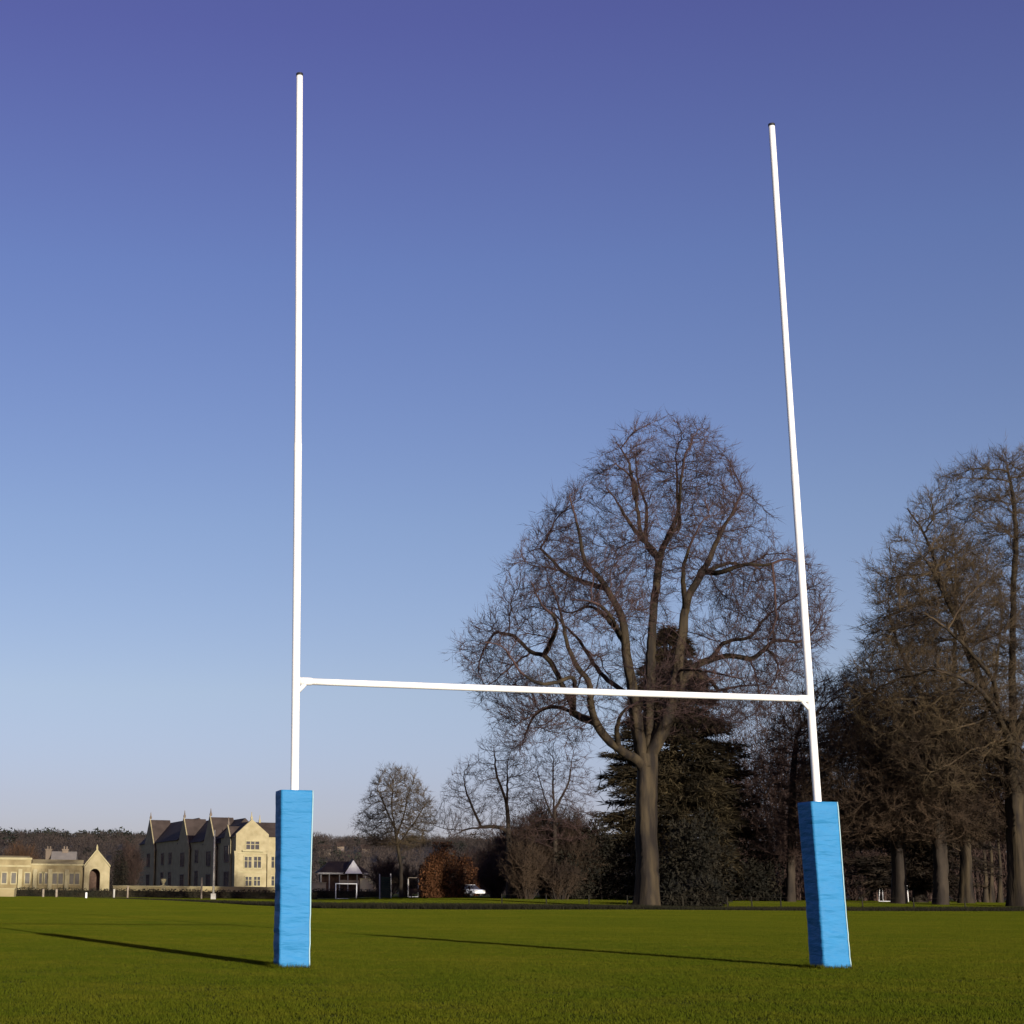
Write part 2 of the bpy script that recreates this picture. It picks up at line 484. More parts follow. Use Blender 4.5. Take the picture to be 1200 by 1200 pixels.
def cones(a, d, ln, r, bend=None):
    """three sided tapering twigs: bases a, unit directions d, lengths, base radii"""
    n = len(a)
    ref = np.where(np.abs(d[:, 2:3]) > .8, np.array([[1.0, 0, 0]]), np.array([[0, 0, 1.0]]))
    u = nrm(np.cross(d, ref)); w = np.cross(d, u)
    vs = np.zeros((n, 4, 3))
    for k in range(3):
        t = 2 * PI * k / 3
        vs[:, k] = a + (u * math.cos(t) + w * math.sin(t)) * r[:, None]
    vs[:, 3] = a + d * ln[:, None]
    if bend is not None: vs[:, 3] += bend
    b = (np.arange(n) * 4)[:, None]
    fs = np.concatenate([b + np.array([[0, 1, 3]]), b + np.array([[1, 2, 3]]), b + np.array([[2, 0, 3]])])
    return vs.reshape(-1, 3), fs

def env_points(env, Y, n, df, rg, core=.3, gap=-.15, gscale=.28, seed=0, lump=False):
    env = sorted(env)
    ya = np.array([e[0] for e in env], float); xl = np.array([e[1] for e in env], float); xr = np.array([e[2] for e in env], float)
    out = []
    wmax = (xr - xl).max()
    while len(out) < n:
        py = rg.uniform(ya[0], ya[-1]); a = np.interp(py, ya, xl); b = np.interp(py, ya, xr)
        if rg.uniform() > (b - a) / wmax: continue
        t = rg.uniform(-1, 1); s = rg.uniform(-1, 1)
        rr = t * t + s * s
        if rr > 1: continue
        if rg.uniform() > core + (1 - core) * rr: continue
        px = (a + b) / 2 + t * (b - a) / 2
        p = at(px, py, Y)
        hw = (b - a) / 2 * Y / F_PX
        p = p + np.array([0, s * hw * df, 0])
        if lump and rr > .90 + .75 * noise.noise(Vector(p * .16) + Vector((3.3, seed, 0))): continue
        if noise.noise(Vector(p * gscale) + Vector((seed * 7.1, 0, 0))) < gap: continue
        out.append(p)
    return np.array(out)

def colonise(pos, par, attr, step, infl, kill, rg, up=.12, iters=140, jit=.07, maxn=16000):
    pos = [np.array(p) for p in pos]; par = list(par)
    P = np.array(pos)
    A = attr.copy()
    near = np.zeros(len(A), int); dist = np.full(len(A), 1e9)
    def upd(lo):
        nonlocal near, dist
        Q = np.array(pos[lo:])
        for s0 in range(0, len(Q), 400):
            q = Q[s0:s0 + 400]
            d = np.linalg.norm(A[:, None, :] - q[None], axis=2)
            k = d.argmin(1); dm = d[np.arange(len(A)), k]
            m = dm < dist
            dist[m] = dm[m]; near[m] = k[m] + lo + s0
    upd(0)
    grown = {}
    for it in range(iters):
        keep = dist > kill
        A, near, dist = A[keep], near[keep], dist[keep]
        if len(A) == 0 or len(pos) > maxn: break
        act = dist < infl
        if not act.any(): act = dist < dist.min() * 1.2
        ids = near[act]
        dr = nrm(A[act] - np.array(pos)[ids])
        acc = {}
        for i, d in zip(ids, dr):
            if i in acc: acc[i] = acc[i] + d
            else: acc[i] = d
        lo = len(pos); added = 0
        for i, d in acc.items():
            d = d / max(1e-6, np.linalg.norm(d)) + np.array([0, 0, up]) + rg.normal(0, jit, 3)
            d /= np.linalg.norm(d)
            q = pos[i] + d * step
            if any(np.dot(d, g) > .93 for g in grown.get(i, [])): continue
            grown.setdefault(i, []).append(d)
            pos.append(q); par.append(i); added += 1
        if not added: break
        upd(lo)
    return np.array(pos), np.array(par)

def bare_tree(name, label, Y, base_px, limbs, env, seed, r0, nattr=1500, step=.6, infl=7, kill=1.1, df=.8, core=.3, gap=-.2,
              tip=.02, bark='bark', twig='twig_red', ntw=2, tl=(.4, 1.2), tr_=.011, thick=.075, group=None, flare=1.5, cat='tree', maxn=16000, up=.12, gscale=.28, floors={}, coarse=0, clear=None):
    rg = np.random.default_rng(seed)
    b = gbase(base_px, Y)
    pos, par, flo = [], [], []
    for li, pl in enumerate(limbs):
        pts = []
        for q in pl:
            p = at(q[0], q[1], Y); dy = q[2] if len(q) > 2 else 0
            pts.append(p + np.array([0, dy, 0]))
        if li == 0:
            pts[0] = b - np.array([0, 0, .25])
            chain = catmull(pts, step); start = -1
        else:
            A_ = np.array(pos); k = int(np.linalg.norm(A_ - pts[0], axis=1).argmin())
            pts[0] = A_[k]
            chain = catmull(pts, step)[1:]; start = k
        for p in chain:
            if li or len(pos) > 2: p = p + rg.normal(0, .05 * step, 3)
            pos.append(p); par.append(start); start = len(pos) - 1
        fa, fb = floors.get(li, floors.get(-1, (0, 0)))
        m_ = len(pos) - len(flo)
        flo += list(np.linspace(fa, fb, m_))
    attr = env_points(env, Y, nattr, df, rg, core, gap, gscale, seed, coarse > 0)
    if clear:                                     # the old wood round the stems carries no fine twigs
        attr = attr[~((np.hypot(attr[:, 0] - b[0], attr[:, 1] - b[1]) < clear[0]) & (attr[:, 2] < clear[1]))]
    if coarse:                                    # first the secondary limbs, reaching to the edge of the crown, then the fine branches
        big = env_points(env, Y, coarse, df, rg, .5, -.5, gscale, seed + 3)
        pos, par = colonise(pos, par, big, step * 1.1, infl * 2.4, kill * 2.6, rg, up=up, jit=.05, maxn=maxn)
    pos, par = colonise(list(pos), list(par), attr, step, infl, kill, rg, up=up, maxn=maxn)
    n = len(pos); nsk = len(flo)
    for _ in range(5):
        tgt = pos.copy(); cnt = np.ones(n)
        np.add.at(tgt, par[1:], pos[1:]); np.add.at(cnt, par[1:], 1)
        avg = (tgt - pos) / np.maximum(1, cnt - 1)[:, None]
        mid = (avg + pos[np.maximum(par, 0)]) / 2
        mv = np.where((cnt > 1) & (np.arange(n) >= nsk))[0]
        new = pos.copy(); new[mv] = pos[mv] * .45 + mid[mv] * .55
        pos = new
    fl_ = np.zeros(n); fl_[:len(flo)] = flo
    kids = [[] for _ in range(n)]
    for i in range(n):
        if par[i] >= 0: kids[par[i]].append(i)
    # pipe model; exponent chosen so that the foot has the wanted radius
    lo, hi = 1.5, 6.0
    for _ in range(22):
        ex = (lo + hi) / 2
        a = np.zeros(n)
        for i in range(n - 1, -1, -1):
            if not kids[i]: a[i] = tip ** ex
            a[i] += 0
            if par[i] >= 0: a[par[i]] += a[i]
        rr = a[0] ** (1 / ex)
        if rr > r0: lo = ex
        else: hi = ex
    rad = a ** (1 / ex)
    rad = np.maximum(rad, fl_)
    hgt = pos[:, 2] - b[2]
    rad = rad * (1 + (flare - 1) * np.exp(-np.maximum(hgt, 0) / (1.4 * r0 + .3)))
    t = thing(name, label, cat, b, 0, group)
    V, FQ = {0: [], 1: []}, {0: [], 1: []}
    main = [max(k, key=lambda j: rad[j]) if k else -1 for k in kids]
    starts = [0] + [j for i in range(n) for j in kids[i] if j != main[i]]
    for s0 in starts:
        ch = []; i = s0
        while i >= 0:
            ch.append(i); i = main[i]
        pts = [pos[i] for i in ch]; rs_ = [rad[i] for i in ch]
        if par[s0] >= 0:
            pts = [pos[par[s0]]] + pts; rs_ = [min(rad[par[s0]], rs_[0] * 1.15)] + rs_
        if len(pts) < 2: continue
        # thick part goes to the trunk mesh, thin part to the crown mesh
        cut = next((k for k, r in enumerate(rs_) if r < thick), len(rs_))
        for which, a0, b0 in ((0, 0, cut), (1, max(0, cut - 1), len(rs_))):
            if b0 - a0 < 2: continue
            if which == 0 and cut < len(rs_): b0 = cut
            r1 = rs_[a0]
            k = 12 if r1 > .4 else 8 if r1 > .15 else 5 if r1 > .06 else 3
            base = sum(len(x) for x in V[which])
            ring = []; prev = None
            for q in range(a0, b0):
                d = pts[min(q + 1, len(pts) - 1)] - pts[max(q - 1, 0)]
                d = d / max(1e-9, np.linalg.norm(d))
                if prev is None:
                    ref = np.array([1.0, 0, 0]) if abs(d[2]) > .8 else np.array([0, 0, 1.0])
                    u = np.cross(d, ref)
                else:
                    u = prev - d * (prev @ d)
                u = u / max(1e-9, np.linalg.norm(u)); prev = u; w = np.cross(d, u)
                for j in range(k):
                    th = 2 * PI * j / k
                    lump = 1 + (.16 * math.sin(3 * th + seed + q * .11) + .1 * math.sin(5 * th + q * .07)) * (1 if rs_[q] > .25 else .3)
                    ring.append(pts[q] + (u * math.cos(th) + w * math.sin(th)) * rs_[q] * lump)
            m_ = b0 - a0
            V[which].append(np.array(ring))
            for q in range(m_ - 1):
                for j in range(k):
                    o = base + q * k
                    FQ[which].append((o + j, o + (j + 1) % k, o + k + (j + 1) % k, o + k + j))
    mesh_np('trunk', np.concatenate(V[0]), [np.array(FQ[0])], M[bark], t, True, b)
    # twigs
    thin = np.where((rad < .06) & (par >= 0))[0]
    if clear:
        q_ = pos[thin]; thin = thin[~((np.hypot(q_[:, 0] - b[0], q_[:, 1] - b[1]) < clear[0] * .9) & (q_[:, 2] < clear[1]))]
    a = np.repeat(thin, ntw)
    A_ = pos[a]; D0 = nrm(pos[a] - pos[par[a]])
    A_ = A_ - D0 * (rg.uniform(0, 1, len(a)) * step)[:, None]
    D1 = nrm(D0 * .9 + rg.normal(0, .48, (len(a), 3)) + np.array([0, 0, .30]))
    ln = rg.uniform(tl[0], tl[1], len(a))
    c1, f1 = cones(A_, D1, ln, np.full(len(a), tr_), rg.normal(0, .08, (len(a), 3)))
    NS = 3
    A2 = np.repeat(A_ + D1 * (ln * .3)[:, None], NS, axis=0) + np.repeat(D1 * ln[:, None], NS, axis=0) * rg.uniform(0, .5, (NS * len(a), 1))
    D2 = nrm(np.repeat(D1, NS, axis=0) + rg.normal(0, .6, (NS * len(a), 3)) + np.array([0, 0, .15]))
    c2, f2 = cones(A2, D2, np.repeat(ln, NS) * rg.uniform(.3, .7, NS * len(a)), np.full(NS * len(a), tr_ * .85))
    vs = [c1, c2]; fs3 = [f1, f2 + len(c1)]
    if V[1]:
        vb = np.concatenate(V[1]); off = len(c1) + len(c2)
        crown = mesh_np('crown', np.concatenate([c1, c2, vb]), [np.concatenate(fs3), np.array(FQ[1]) + off], M[twig], t, False, b)
    else:
        crown = mesh_np('crown', np.concatenate([c1, c2]), [np.concatenate(fs3)], M[twig], t, False, b)
    print('TREE', label[:40], n, 'nodes', len(a) * 3, 'twigs ex', round(ex, 2))
    return t

lime_limbs = [
    [(758, 1063), (759, 1020), (757, 970), (757, 925), (758, 885)],
    # left stem
    [(756, 905), (746, 860, -.3), (738, 812, -.8), (728, 768, -1.2), (724, 735, -1.5), (712, 708, -1.5), (697, 688, -2), (678, 668, -2.2), (669, 630, -2.4), (658, 593, -2.6)],
    [(697, 688), (672, 672, 1), (655, 650, 2), (641, 632, 2.5)],
    [(726, 750), (716, 718, 1.5), (702, 700, 3), (684, 704, 4), (667, 696, 5)],
    # centre stem
    [(758, 900), (762, 850, .3), (763, 810, .5), (765, 760, .5), (767, 712, .3), (771, 668, 0), (768, 648, 0), (750, 631, -.6), (742, 600, -1), (740, 575, -1.4), (724, 562, -2), (712, 557, -2.4)],
    [(740, 589), (742, 560, .2), (738, 535, .6), (727, 515, 1)],
    [(771, 668), (777, 648, .8), (787, 629, 1.4), (798, 614, 1.8), (806, 605, 2), (806, 568, 2.6), (807, 540, 2.8), (806, 517, 3)],
    [(777, 648), (766, 628, 2), (770, 600, 3), (772, 575, 3.4), (764, 545, 3.8), (761, 510, 4)],
    [(750, 631), (728, 626, -2.5), (710, 606, -3.5), (694, 592, -4)],
    [(787, 629), (786, 605, -2), (783, 580, -3), (787, 550, -3.4)],
    # right stem
    [(760, 885), (777, 850, -.4), (786, 810, -.8), (792, 765, -1), (798, 712, -1.2), (808, 690, -1.4), (816, 676, -1.4), (824, 660, -1.5), (836, 630, -1.8), (846, 612, -2), (856, 590, -2.4)],
    [(816, 676), (834, 666, .6), (852, 658, 1.2), (866, 653, 1.8), (883, 652, 2.4), (902, 645, 3), (920, 634, 3.4)],
    [(808, 690), (830, 681, -2.5), (852, 677, -3.8), (870, 681, -4.6), (890, 676, -5), (915, 684, -5.4)],
    [(836, 630), (850, 616, 1), (868, 596, 2), (884, 578, 2.6)],
    # low right limb
    [(783, 830), (800, 804, .8), (812, 786, 1.4), (826, 774, 1.8), (845, 765, 2), (856, 750, 2.2), (872, 742, 2.6), (890, 739, 3), (904, 731, 3.4), (912, 718, 3.6), (925, 706, 4)],
    [(845, 765), (862, 765, 1.2), (884, 770, .6), (898, 760, .2), (908, 750, 0), (930, 754, -.4)],
    [(826, 774), (846, 790, 2.6), (858, 801, 3), (876, 797, 3.4), (896, 793, 3.8)],
    [(798, 712), (786, 680, -3), (790, 650, -4.4), (800, 630, -5)],
    # left, inner
    [(738, 812), (714, 790, 1.4), (700, 765, 2.2), (689, 742, 2.8), (674, 722, 3.4), (660, 704, 4), (640, 694, 4.6)],
    [(728, 768), (706, 742, -3.4), (690, 730, -4.6), (668, 724, -5.6), (648, 726, -6.2)],
    # low left limb and what rises from it
    [(757, 905), (745, 892, -.6), (730, 885, -1), (717, 877, -1.4), (703, 868, -1.8), (691, 852, -2), (684, 832, -2.2), (683, 812, -2.4), (676, 800, -2.6), (664, 786, -2.8), (653, 760, -3), (648, 738, -3.2), (640, 712, -3.4), (630, 694, -3.6)],
    [(691, 852), (676, 838, 0), (660, 827, 1), (645, 826, 1.6), (632, 834, 2), (624, 852, 2.4)],
    [(676, 800), (658, 806, -4), (636, 812, -4.6), (616, 814, -5), (598, 806, -5.4), (585, 790, -5.6), (572, 776, -6), (552, 772, -6.4)],
    [(664, 786), (640, 776, -1), (622, 764, 0), (604, 744, .6), (586, 738, 1)],
    [(653, 760), (636, 748, -5), (616, 730, -6), (602, 706, -6.6)],
    [(703, 868), (712, 850, -3), (722, 836, -3.8), (735, 832, -4.2)],
]
lime_env = [(484, 755, 782), (496, 722, 830), (515, 700, 848), (540, 676, 868), (560, 660, 884), (585, 640, 902), (615, 618, 922), (640, 604, 940),
            (670, 588, 958), (700, 580, 968), (725, 560, 974), (750, 532, 974), (775, 536, 964), (800, 548, 950), (825, 554, 925), (850, 568, 895), (880, 590, 720), (900, 600, 690)]
YM = 90.0
bare_tree('lime_tree', 'tallest bare lime tree with reddish twigs, rising behind the crossbar', YM, 758, lime_limbs, lime_env, 11, .58,
          nattr=12000, step=.38, infl=4.0, kill=.52, df=.72, core=.14, gap=-.17, tip=.011, ntw=3, clear=(4.2, 16.5), tl=(.45, 1.3), tr_=.0118, up=.10, gscale=.22, thick=.07, maxn=26000, flare=1.35,
          floors={0: (.62, .58), 1: (.40, .04), 4: (.40, .04), 10: (.44, .04), -1: (.17, .03), 14: (.26, .03), 20: (.30, .03), 6: (.22, .03)}, coarse=420)

# big tree at the right edge
YR = 104.0
right_limbs = [
    [(1193, 1063), (1193, 1000), (1190, 940), (1187, 890), (1184, 862)],
    [(1186, 880), (1183, 830, -.5), (1180, 780, -.8), (1179, 730, -1), (1178, 690, -1.2), (1181, 640, -1.2), (1180, 590, -1), (1176, 550, -.6)],
    [(1184, 862), (1170, 830, .8), (1158, 790, 1.4), (1146, 750, 2), (1134, 705, 2.4), (1122, 670, 2.8), (1112, 635, 3), (1102, 605, 3.4), (1088, 580, 3.8)],
    [(1146, 750), (1124, 725, .5), (1104, 700, -.5), (1086, 672, -1), (1068, 655, -1.6)],
    [(1170, 830), (1150, 806, -2), (1124, 782, -3), (1098, 764, -4), (1070, 748, -5), (1045, 735, -5.6)],
    [(1184, 870), (1196, 820, -1.5), (1206, 760, -2.4), (1214, 700, -3), (1222, 640, -3.4), (1228, 580, -3.6)],
    [(1187, 890), (1212, 850, 1.5), (1236, 800, 2.8), (1256, 740, 3.6), (1270, 690, 4)],
    [(1170, 830), (1166, 780, 3), (1164, 720, 5), (1158, 660, 6), (1150, 610, 6.4)],
    [(1188, 896), (1166, 862, -1.6), (1140, 832, -3), (1116, 816, -4), (1088, 806, -5), (1056, 800, -6)],
]
right_env = [(528, 1160, 1235), (545, 1120, 1250), (570, 1082, 1270), (600, 1062, 1290), (630, 1040, 1305), (660, 1018, 1316), (690, 1010, 1324), (720, 1002, 1332),
             (750, 985, 1338), (780, 980, 1338), (810, 985, 1336), (840, 1000, 1330), (870, 1020, 1320), (900, 1050, 1300), (930, 1080, 1280)]
bare_tree('bare_tree', 'large spreading bare tree cut off by the right edge of the photo', YR, 1193, right_limbs, right_env, 23, .60, up=.20,
          nattr=12000, step=.42, infl=4.2, kill=.55, df=.7, core=.45, gap=-.3, tip=.012, twig='twig_brown', bark='bark', ntw=4, tl=(.45, 1.3), tr_=.0125, thick=.07, maxn=22000, flare=1.3, floors={0: (.6, .5), 1: (.3, .04), 2: (.26, .04), -1: (.14, .03)}, coarse=360)

bare_tree('bare_tree', 'brown bare tree with fine upright twigs, left of the largest tree at the right', 121.0, 1132,
          [[(1132, 1060), (1132, 1000), (1128, 940), (1122, 890), (1116, 850)], [(1122, 890), (1100, 840, 1), (1080, 790, 2), (1064, 740, 2.6), (1056, 700, 3)],
           [(1116, 850), (1112, 790, -1), (1110, 720, -1.6), (1108, 660, -2)], [(1124, 900), (1144, 850, -1), (1156, 790, -1.6), (1162, 720, -2)], [(1122, 890), (1080, 862, -2), (1040, 840, -3), (1010, 820, -4)]],
          [(628, 1080, 1130), (660, 1044, 1160), (700, 1014, 1180), (740, 996, 1190), (780, 980, 1196), (820, 972, 1200), (860, 976, 1200), (900, 990, 1196), (950, 1020, 1180), (990, 1050, 1170)], 35, .42,
          nattr=8000, step=.48, infl=4.5, kill=.6, df=.7, core=.5, gap=-.3, tip=.012, twig='twig_brown', bark='bark', ntw=4, tl=(.5, 1.4), tr_=.014, thick=.07, up=.2, coarse=260)
for px_, Y_2, lab_, env_, sd2 in (
        (1053, 111.0, 'dark bare tree whose trunk hides part of the small white goal',
         [(800, 1040, 1070), (825, 1000, 1104), (850, 966, 1126), (880, 948, 1140), (920, 940, 1150), (950, 936, 1150), (975, 940, 1140), (990, 960, 1120)], 36),
        (1101, 108.0, 'dark bare tree right of the one that hides the small goal',
         [(806, 1090, 1115), (835, 1056, 1150), (870, 1034, 1180), (910, 1018, 1205), (945, 1010, 1218), (972, 1014, 1216), (988, 1040, 1190)], 37)):
    cx2 = px_
    bare_tree('bare_tree', lab_, Y_2, px_, [[(px_, 1062), (px_ + 1, 1020), (px_ - 1, 980), (px_ + 2, 930), (px_, 880), (px_ + 3, 840)],
              [(px_, 965), (px_ - 36, 936, 1), (px_ - 70, 926, 1.6), (px_ - 100, 924, 2)], [(px_, 955), (px_ + 30, 926, -1), (px_ + 62, 914, -2), (px_ + 90, 912, -2.4)],
              [(px_ + 1, 940), (px_ - 30, 905, -1.6), (px_ - 62, 890, -2.6)], [(px_ + 1, 930), (px_ + 26, 895, 2), (px_ + 50, 872, 3)], [(px_, 960), (px_ - 8, 930, -3), (px_ - 14, 900, -5)], [(px_, 978), (px_ + 40, 956, 2), (px_ + 80, 950, 3.4)]],
              env_, sd2, .46, nattr=9000, step=.42, infl=4.2, kill=.52, df=.75, core=.6, gap=-.4, tip=.012, twig='twig_warm', bark='bark_dark', ntw=4, tl=(.5, 1.3), tr_=.0155, thick=.07, up=.04, flare=1.25,
              floors={-1: (.13, .03)}, coarse=200)
# reddish bare tree between the cedar and the right post
bare_tree('bare_tree', 'dark reddish bare tree behind the right goalpost, left of the cedars', 116.0, 925,
          [[(925, 1062), (927, 1000), (928, 950), (930, 900), (934, 860)]],
          [(792, 962, 1010), (810, 935, 1030), (830, 912, 1040), (860, 892, 1046), (900, 880, 1044), (940, 876, 1030), (980, 880, 1010), (1010, 890, 990)], 31, .30,
          nattr=6500, step=.4, infl=4, kill=.48, df=.8, core=.6, gap=-.4, tip=.013, twig='twig_dark', bark='bark_dark', ntw=3, tl=(.5, 1.3), tr_=.016, thick=.06)

# small lit tree by the pavilion
bare_tree('bare_tree', 'small bare tree beside the pavilion, fine pale twigs against the sky', 150.0, 470,
          [[(469, 1050), (470, 1020), (467, 995), (463, 970), (459, 945), (461, 920)],
           [(465, 980), (474, 955, 1), (480, 930, 1.5), (486, 915, 2)], [(463, 968), (450, 945, -1), (441, 925, -1.4)], [(467, 992), (484, 965, -1), (498, 942, -1.5)]],
          [(900, 450, 476), (910, 438, 488), (925, 430, 500), (945, 424, 510), (965, 416, 514), (980, 424, 510), (995, 436, 500)], 41, .17,
          nattr=3200, step=.4, infl=4, kill=.55, df=.8, core=.4, gap=-.3, tip=.012, twig='twig_brown', bark='bark', ntw=5, tl=(.4, 1.1), tr_=.013, thick=.05)

# two stem tree with a long level limb
bare_tree('bare_tree', 'crooked bare tree with one long level limb reaching left over the copper bushes', 118.0, 597,
          [[(597, 1060), (597, 1020), (596, 985), (595, 960), (594, 940)],
           [(596, 975), (580, 969), (560, 970, .5), (540, 972, .8), (522, 970, 1.2), (508, 964, 1.6), (498, 955, 2)],
           [(560, 970), (556, 950, .3), (549, 932, .5), (545, 915, .8), (546, 902, 1)],
           [(594, 945), (588, 928, -.5), (580, 908, -.8), (578, 892, -1), (576, 878, -1.2)],
           [(594, 940), (596, 915, .6), (597, 893, 1), (604, 875, 1.3), (617, 868, 1.6), (624, 856, 1.8)],
           [(540, 972), (530, 980, .2), (522, 990, .2)]],
          [(868, 560, 628), (880, 552, 632), (895, 535, 634), (910, 524, 630), (930, 516, 628), (950, 512, 625), (965, 506, 630), (985, 520, 640)], 43, .22,
          nattr=2600, step=.32, infl=3, kill=.42, df=.7, core=.6, gap=-.15, tip=.010, twig='twig_dark', bark='bark_dark', ntw=2, tl=(.3, .9), tr_=.010, thick=.045, gscale=.5)
bare_tree('bare_tree', 'thin upright bare tree just left of the lime tree trunk', 117.0, 652,
          [[(652, 1060), (651, 1010), (650, 960), (648, 920), (649, 890)], [(650, 965), (640, 935, .5), (632, 905, .8)], [(650, 950), (664, 920, -.5), (668, 890, -.8)]],
          [(862, 635, 672), (880, 622, 686), (900, 612, 694), (930, 604, 700), (960, 600, 700), (990, 604, 700)], 47, .18,
          nattr=2200, step=.32, infl=3, kill=.42, df=.7, core=.6, gap=-.2, tip=.010, twig='twig_red', bark='bark_dark', ntw=2, tl=(.3, .9), tr_=.010, thick=.04, gscale=.5)
# slim pale trunks in the shade at the right
for px, lab, sd_, hh in ((1154, 'slim pale trunked tree, left one of the close pair right of the cedar trunks', 51, 960),
                        (1161, 'slim pale trunked tree, right one of the close pair right of the cedar trunks', 52, 950),
                        (1171, 'pale trunked tree with a wide foot nearest the right edge', 53, 955),
                        (1131, 'faint thin tree standing alone between the cedar trunks and the pale pair', 54, 965)):
    bare_tree('slim_tree', lab, 148.0, px, [[(px, 1057), (px + 1, 1020), (px - 1, 985), (px, hh)]],
              [(900, px - 14, px + 14), (930, px - 22, px + 22), (970, px - 20, px + 20), (1000, px - 10, px + 10)], sd_, .26, nattr=160, step=.7, infl=6, kill=1.2,
              tip=.014, twig='twig_dark', bark='bark', ntw=2, thick=.05, group='slim trees in the shade on the right', flare=1.6, floors={0: (.22, .07)})

# ------------------------------------------------------------------ evergreen trees
def leaf_tris(c, d, ln, wd, rg):
    """flat pointed leaf sprays"""
    n = len(c)
    d = nrm(d)
    s = nrm(np.cross(d, nrm(rg.normal(0, .45, (n, 3)) + np.array([0, 0, 1.0]))))
    v = np.stack([c - s * wd[:, None] * .5, c + s * wd[:, None] * .5, c + d * ln[:, None]], 1).reshape(-1, 3)
    return v, np.arange(3 * n).reshape(-1, 3)

def cedar(name, label, Y, base_px, env, seed, r0, nbr=190, sprays=70, fol='cedar', df=.9, top=None, bare_to=None, spray=(.35, .8), trunk_bark='bark_dark', group=None, plate=.2):
    rg = np.random.default_rng(seed)
    env = sorted(env)
    ya = np.array([e[0] for e in env], float); xl = np.array([e[1] for e in env], float); xr = np.array([e[2] for e in env], float)
    b = gbase(base_px, Y)
    t = thing(name, label, 'tree', b, 0, group)
    tp = at(base_px, ya[0] + 4, Y)
    H = tp[2] - b[2]
    mb = MB()
    n = 16
    pts = [(math.sin(i * .8 + seed) * .12 * (i > 1), math.cos(i * .7) * .1 * (i > 1), -.2 + (H + .2) * i / n) for i in range(n + 1)]
    mb.tube(pts, [r0 * (1 + .3 * math.exp(-max(0, p[2]) / .6)) * (1 - .93 * i / n) for i, p in enumerate(pts)], 10)
    P, D, LN, WD = [], [], [], []
    for k in range(nbr):
        py = rg.uniform(ya[0], ya[-1])
        a, c = np.interp(py, ya, xl), np.interp(py, ya, xr)
        z = at(base_px, py, Y)[2] - b[2]
        az = rg.uniform(0, 2 * PI)
        ca, sa = math.cos(az), math.sin(az)
        ex = ((c - base_px) if ca > 0 else (base_px - a)) * Y / F_PX
        ey = (c - a) / 2 * Y / F_PX * df
        R = 1 / math.sqrt((ca / max(ex, .3)) ** 2 + (sa / max(ey, .3)) ** 2) * rg.uniform(.62, 1.06)
        rise = rg.uniform(-.05, .2) * R; droop = rg.uniform(.05, .30) * R
        z0 = max(.3, z - rise * .6)
        path = []
        wob = rg.normal(0, .05, 2) * R
        for u in np.linspace(0, 1, 7):
            path.append((ca * R * u - sa * wob[0] * math.sin(u * 3), sa * R * u + ca * wob[0] * math.sin(u * 3), max(.25, z0 + rise * u * 1.6 - droop * u * u)))
        path = np.array(path)
        mb.tube(path, [max(.018, .028 * R ** .7 * (1 - .85 * u)) for u in np.linspace(0, 1, 7)], 5, cap=False)
        m = int(sprays * rg.uniform(.6, 1.3) * (.4 + R / 8))
        u = rg.uniform(.22, 1, m) ** .75
        q = np.stack([np.interp(u, np.linspace(0, 1, 7), path[:, i]) for i in range(3)], 1)
        lat = rg.normal(0, 1, m) * plate * R * (.25 + u * (1.15 - u) * 1.6)
        q += np.stack([-sa * lat, ca * lat, rg.normal(0, .10, m) + -.04 * np.abs(lat)], 1)
        dd = np.stack([ca + rg.normal(0, .7, m), sa + rg.normal(0, .7, m), rg.normal(-.08, .32, m)], 1)
        P.append(q); D.append(dd); LN.append(rg.uniform(spray[0], spray[1], m)); WD.append(rg.uniform(.06, .14, m))
    P = np.concatenate(P); D = np.concatenate(D); LN = np.concatenate(LN); WD = np.concatenate(WD)
    v, f = leaf_tris(P, D, LN, WD, rg)
    v[:, 2] = np.maximum(v[:, 2], .05)
    mb.build('trunk', M[trunk_bark], t, smooth=True)
    mesh_np('crown', v, [f], M[fol], t)
    print('CEDAR', len(f))
    return t

cedar('cedar_tree', 'dark cedar with level foliage plates directly behind the lime tree trunk', 120.0, 800,
      [(738, 790, 808), (760, 774, 828), (790, 760, 840), (815, 746, 852), (840, 738, 872), (860, 728, 876), (885, 716, 880), (910, 708, 884), (940, 700, 890), (975, 694, 894), (1010, 696, 890), (1040, 700, 884)],
      61, .55, nbr=520, sprays=300, df=.8, spray=(.4, .95))
cedar('cedar_tree', 'dark evergreen showing through the bare branches of the trees at the right', 128.0, 1078,
      [(850, 1066, 1090), (880, 1040, 1118), (915, 1015, 1150), (950, 990, 1176), (985, 980, 1186), (1015, 985, 1180), (1040, 1000, 1160)],
      63, .52, nbr=360, sprays=200, fol='cedar2', df=.6)

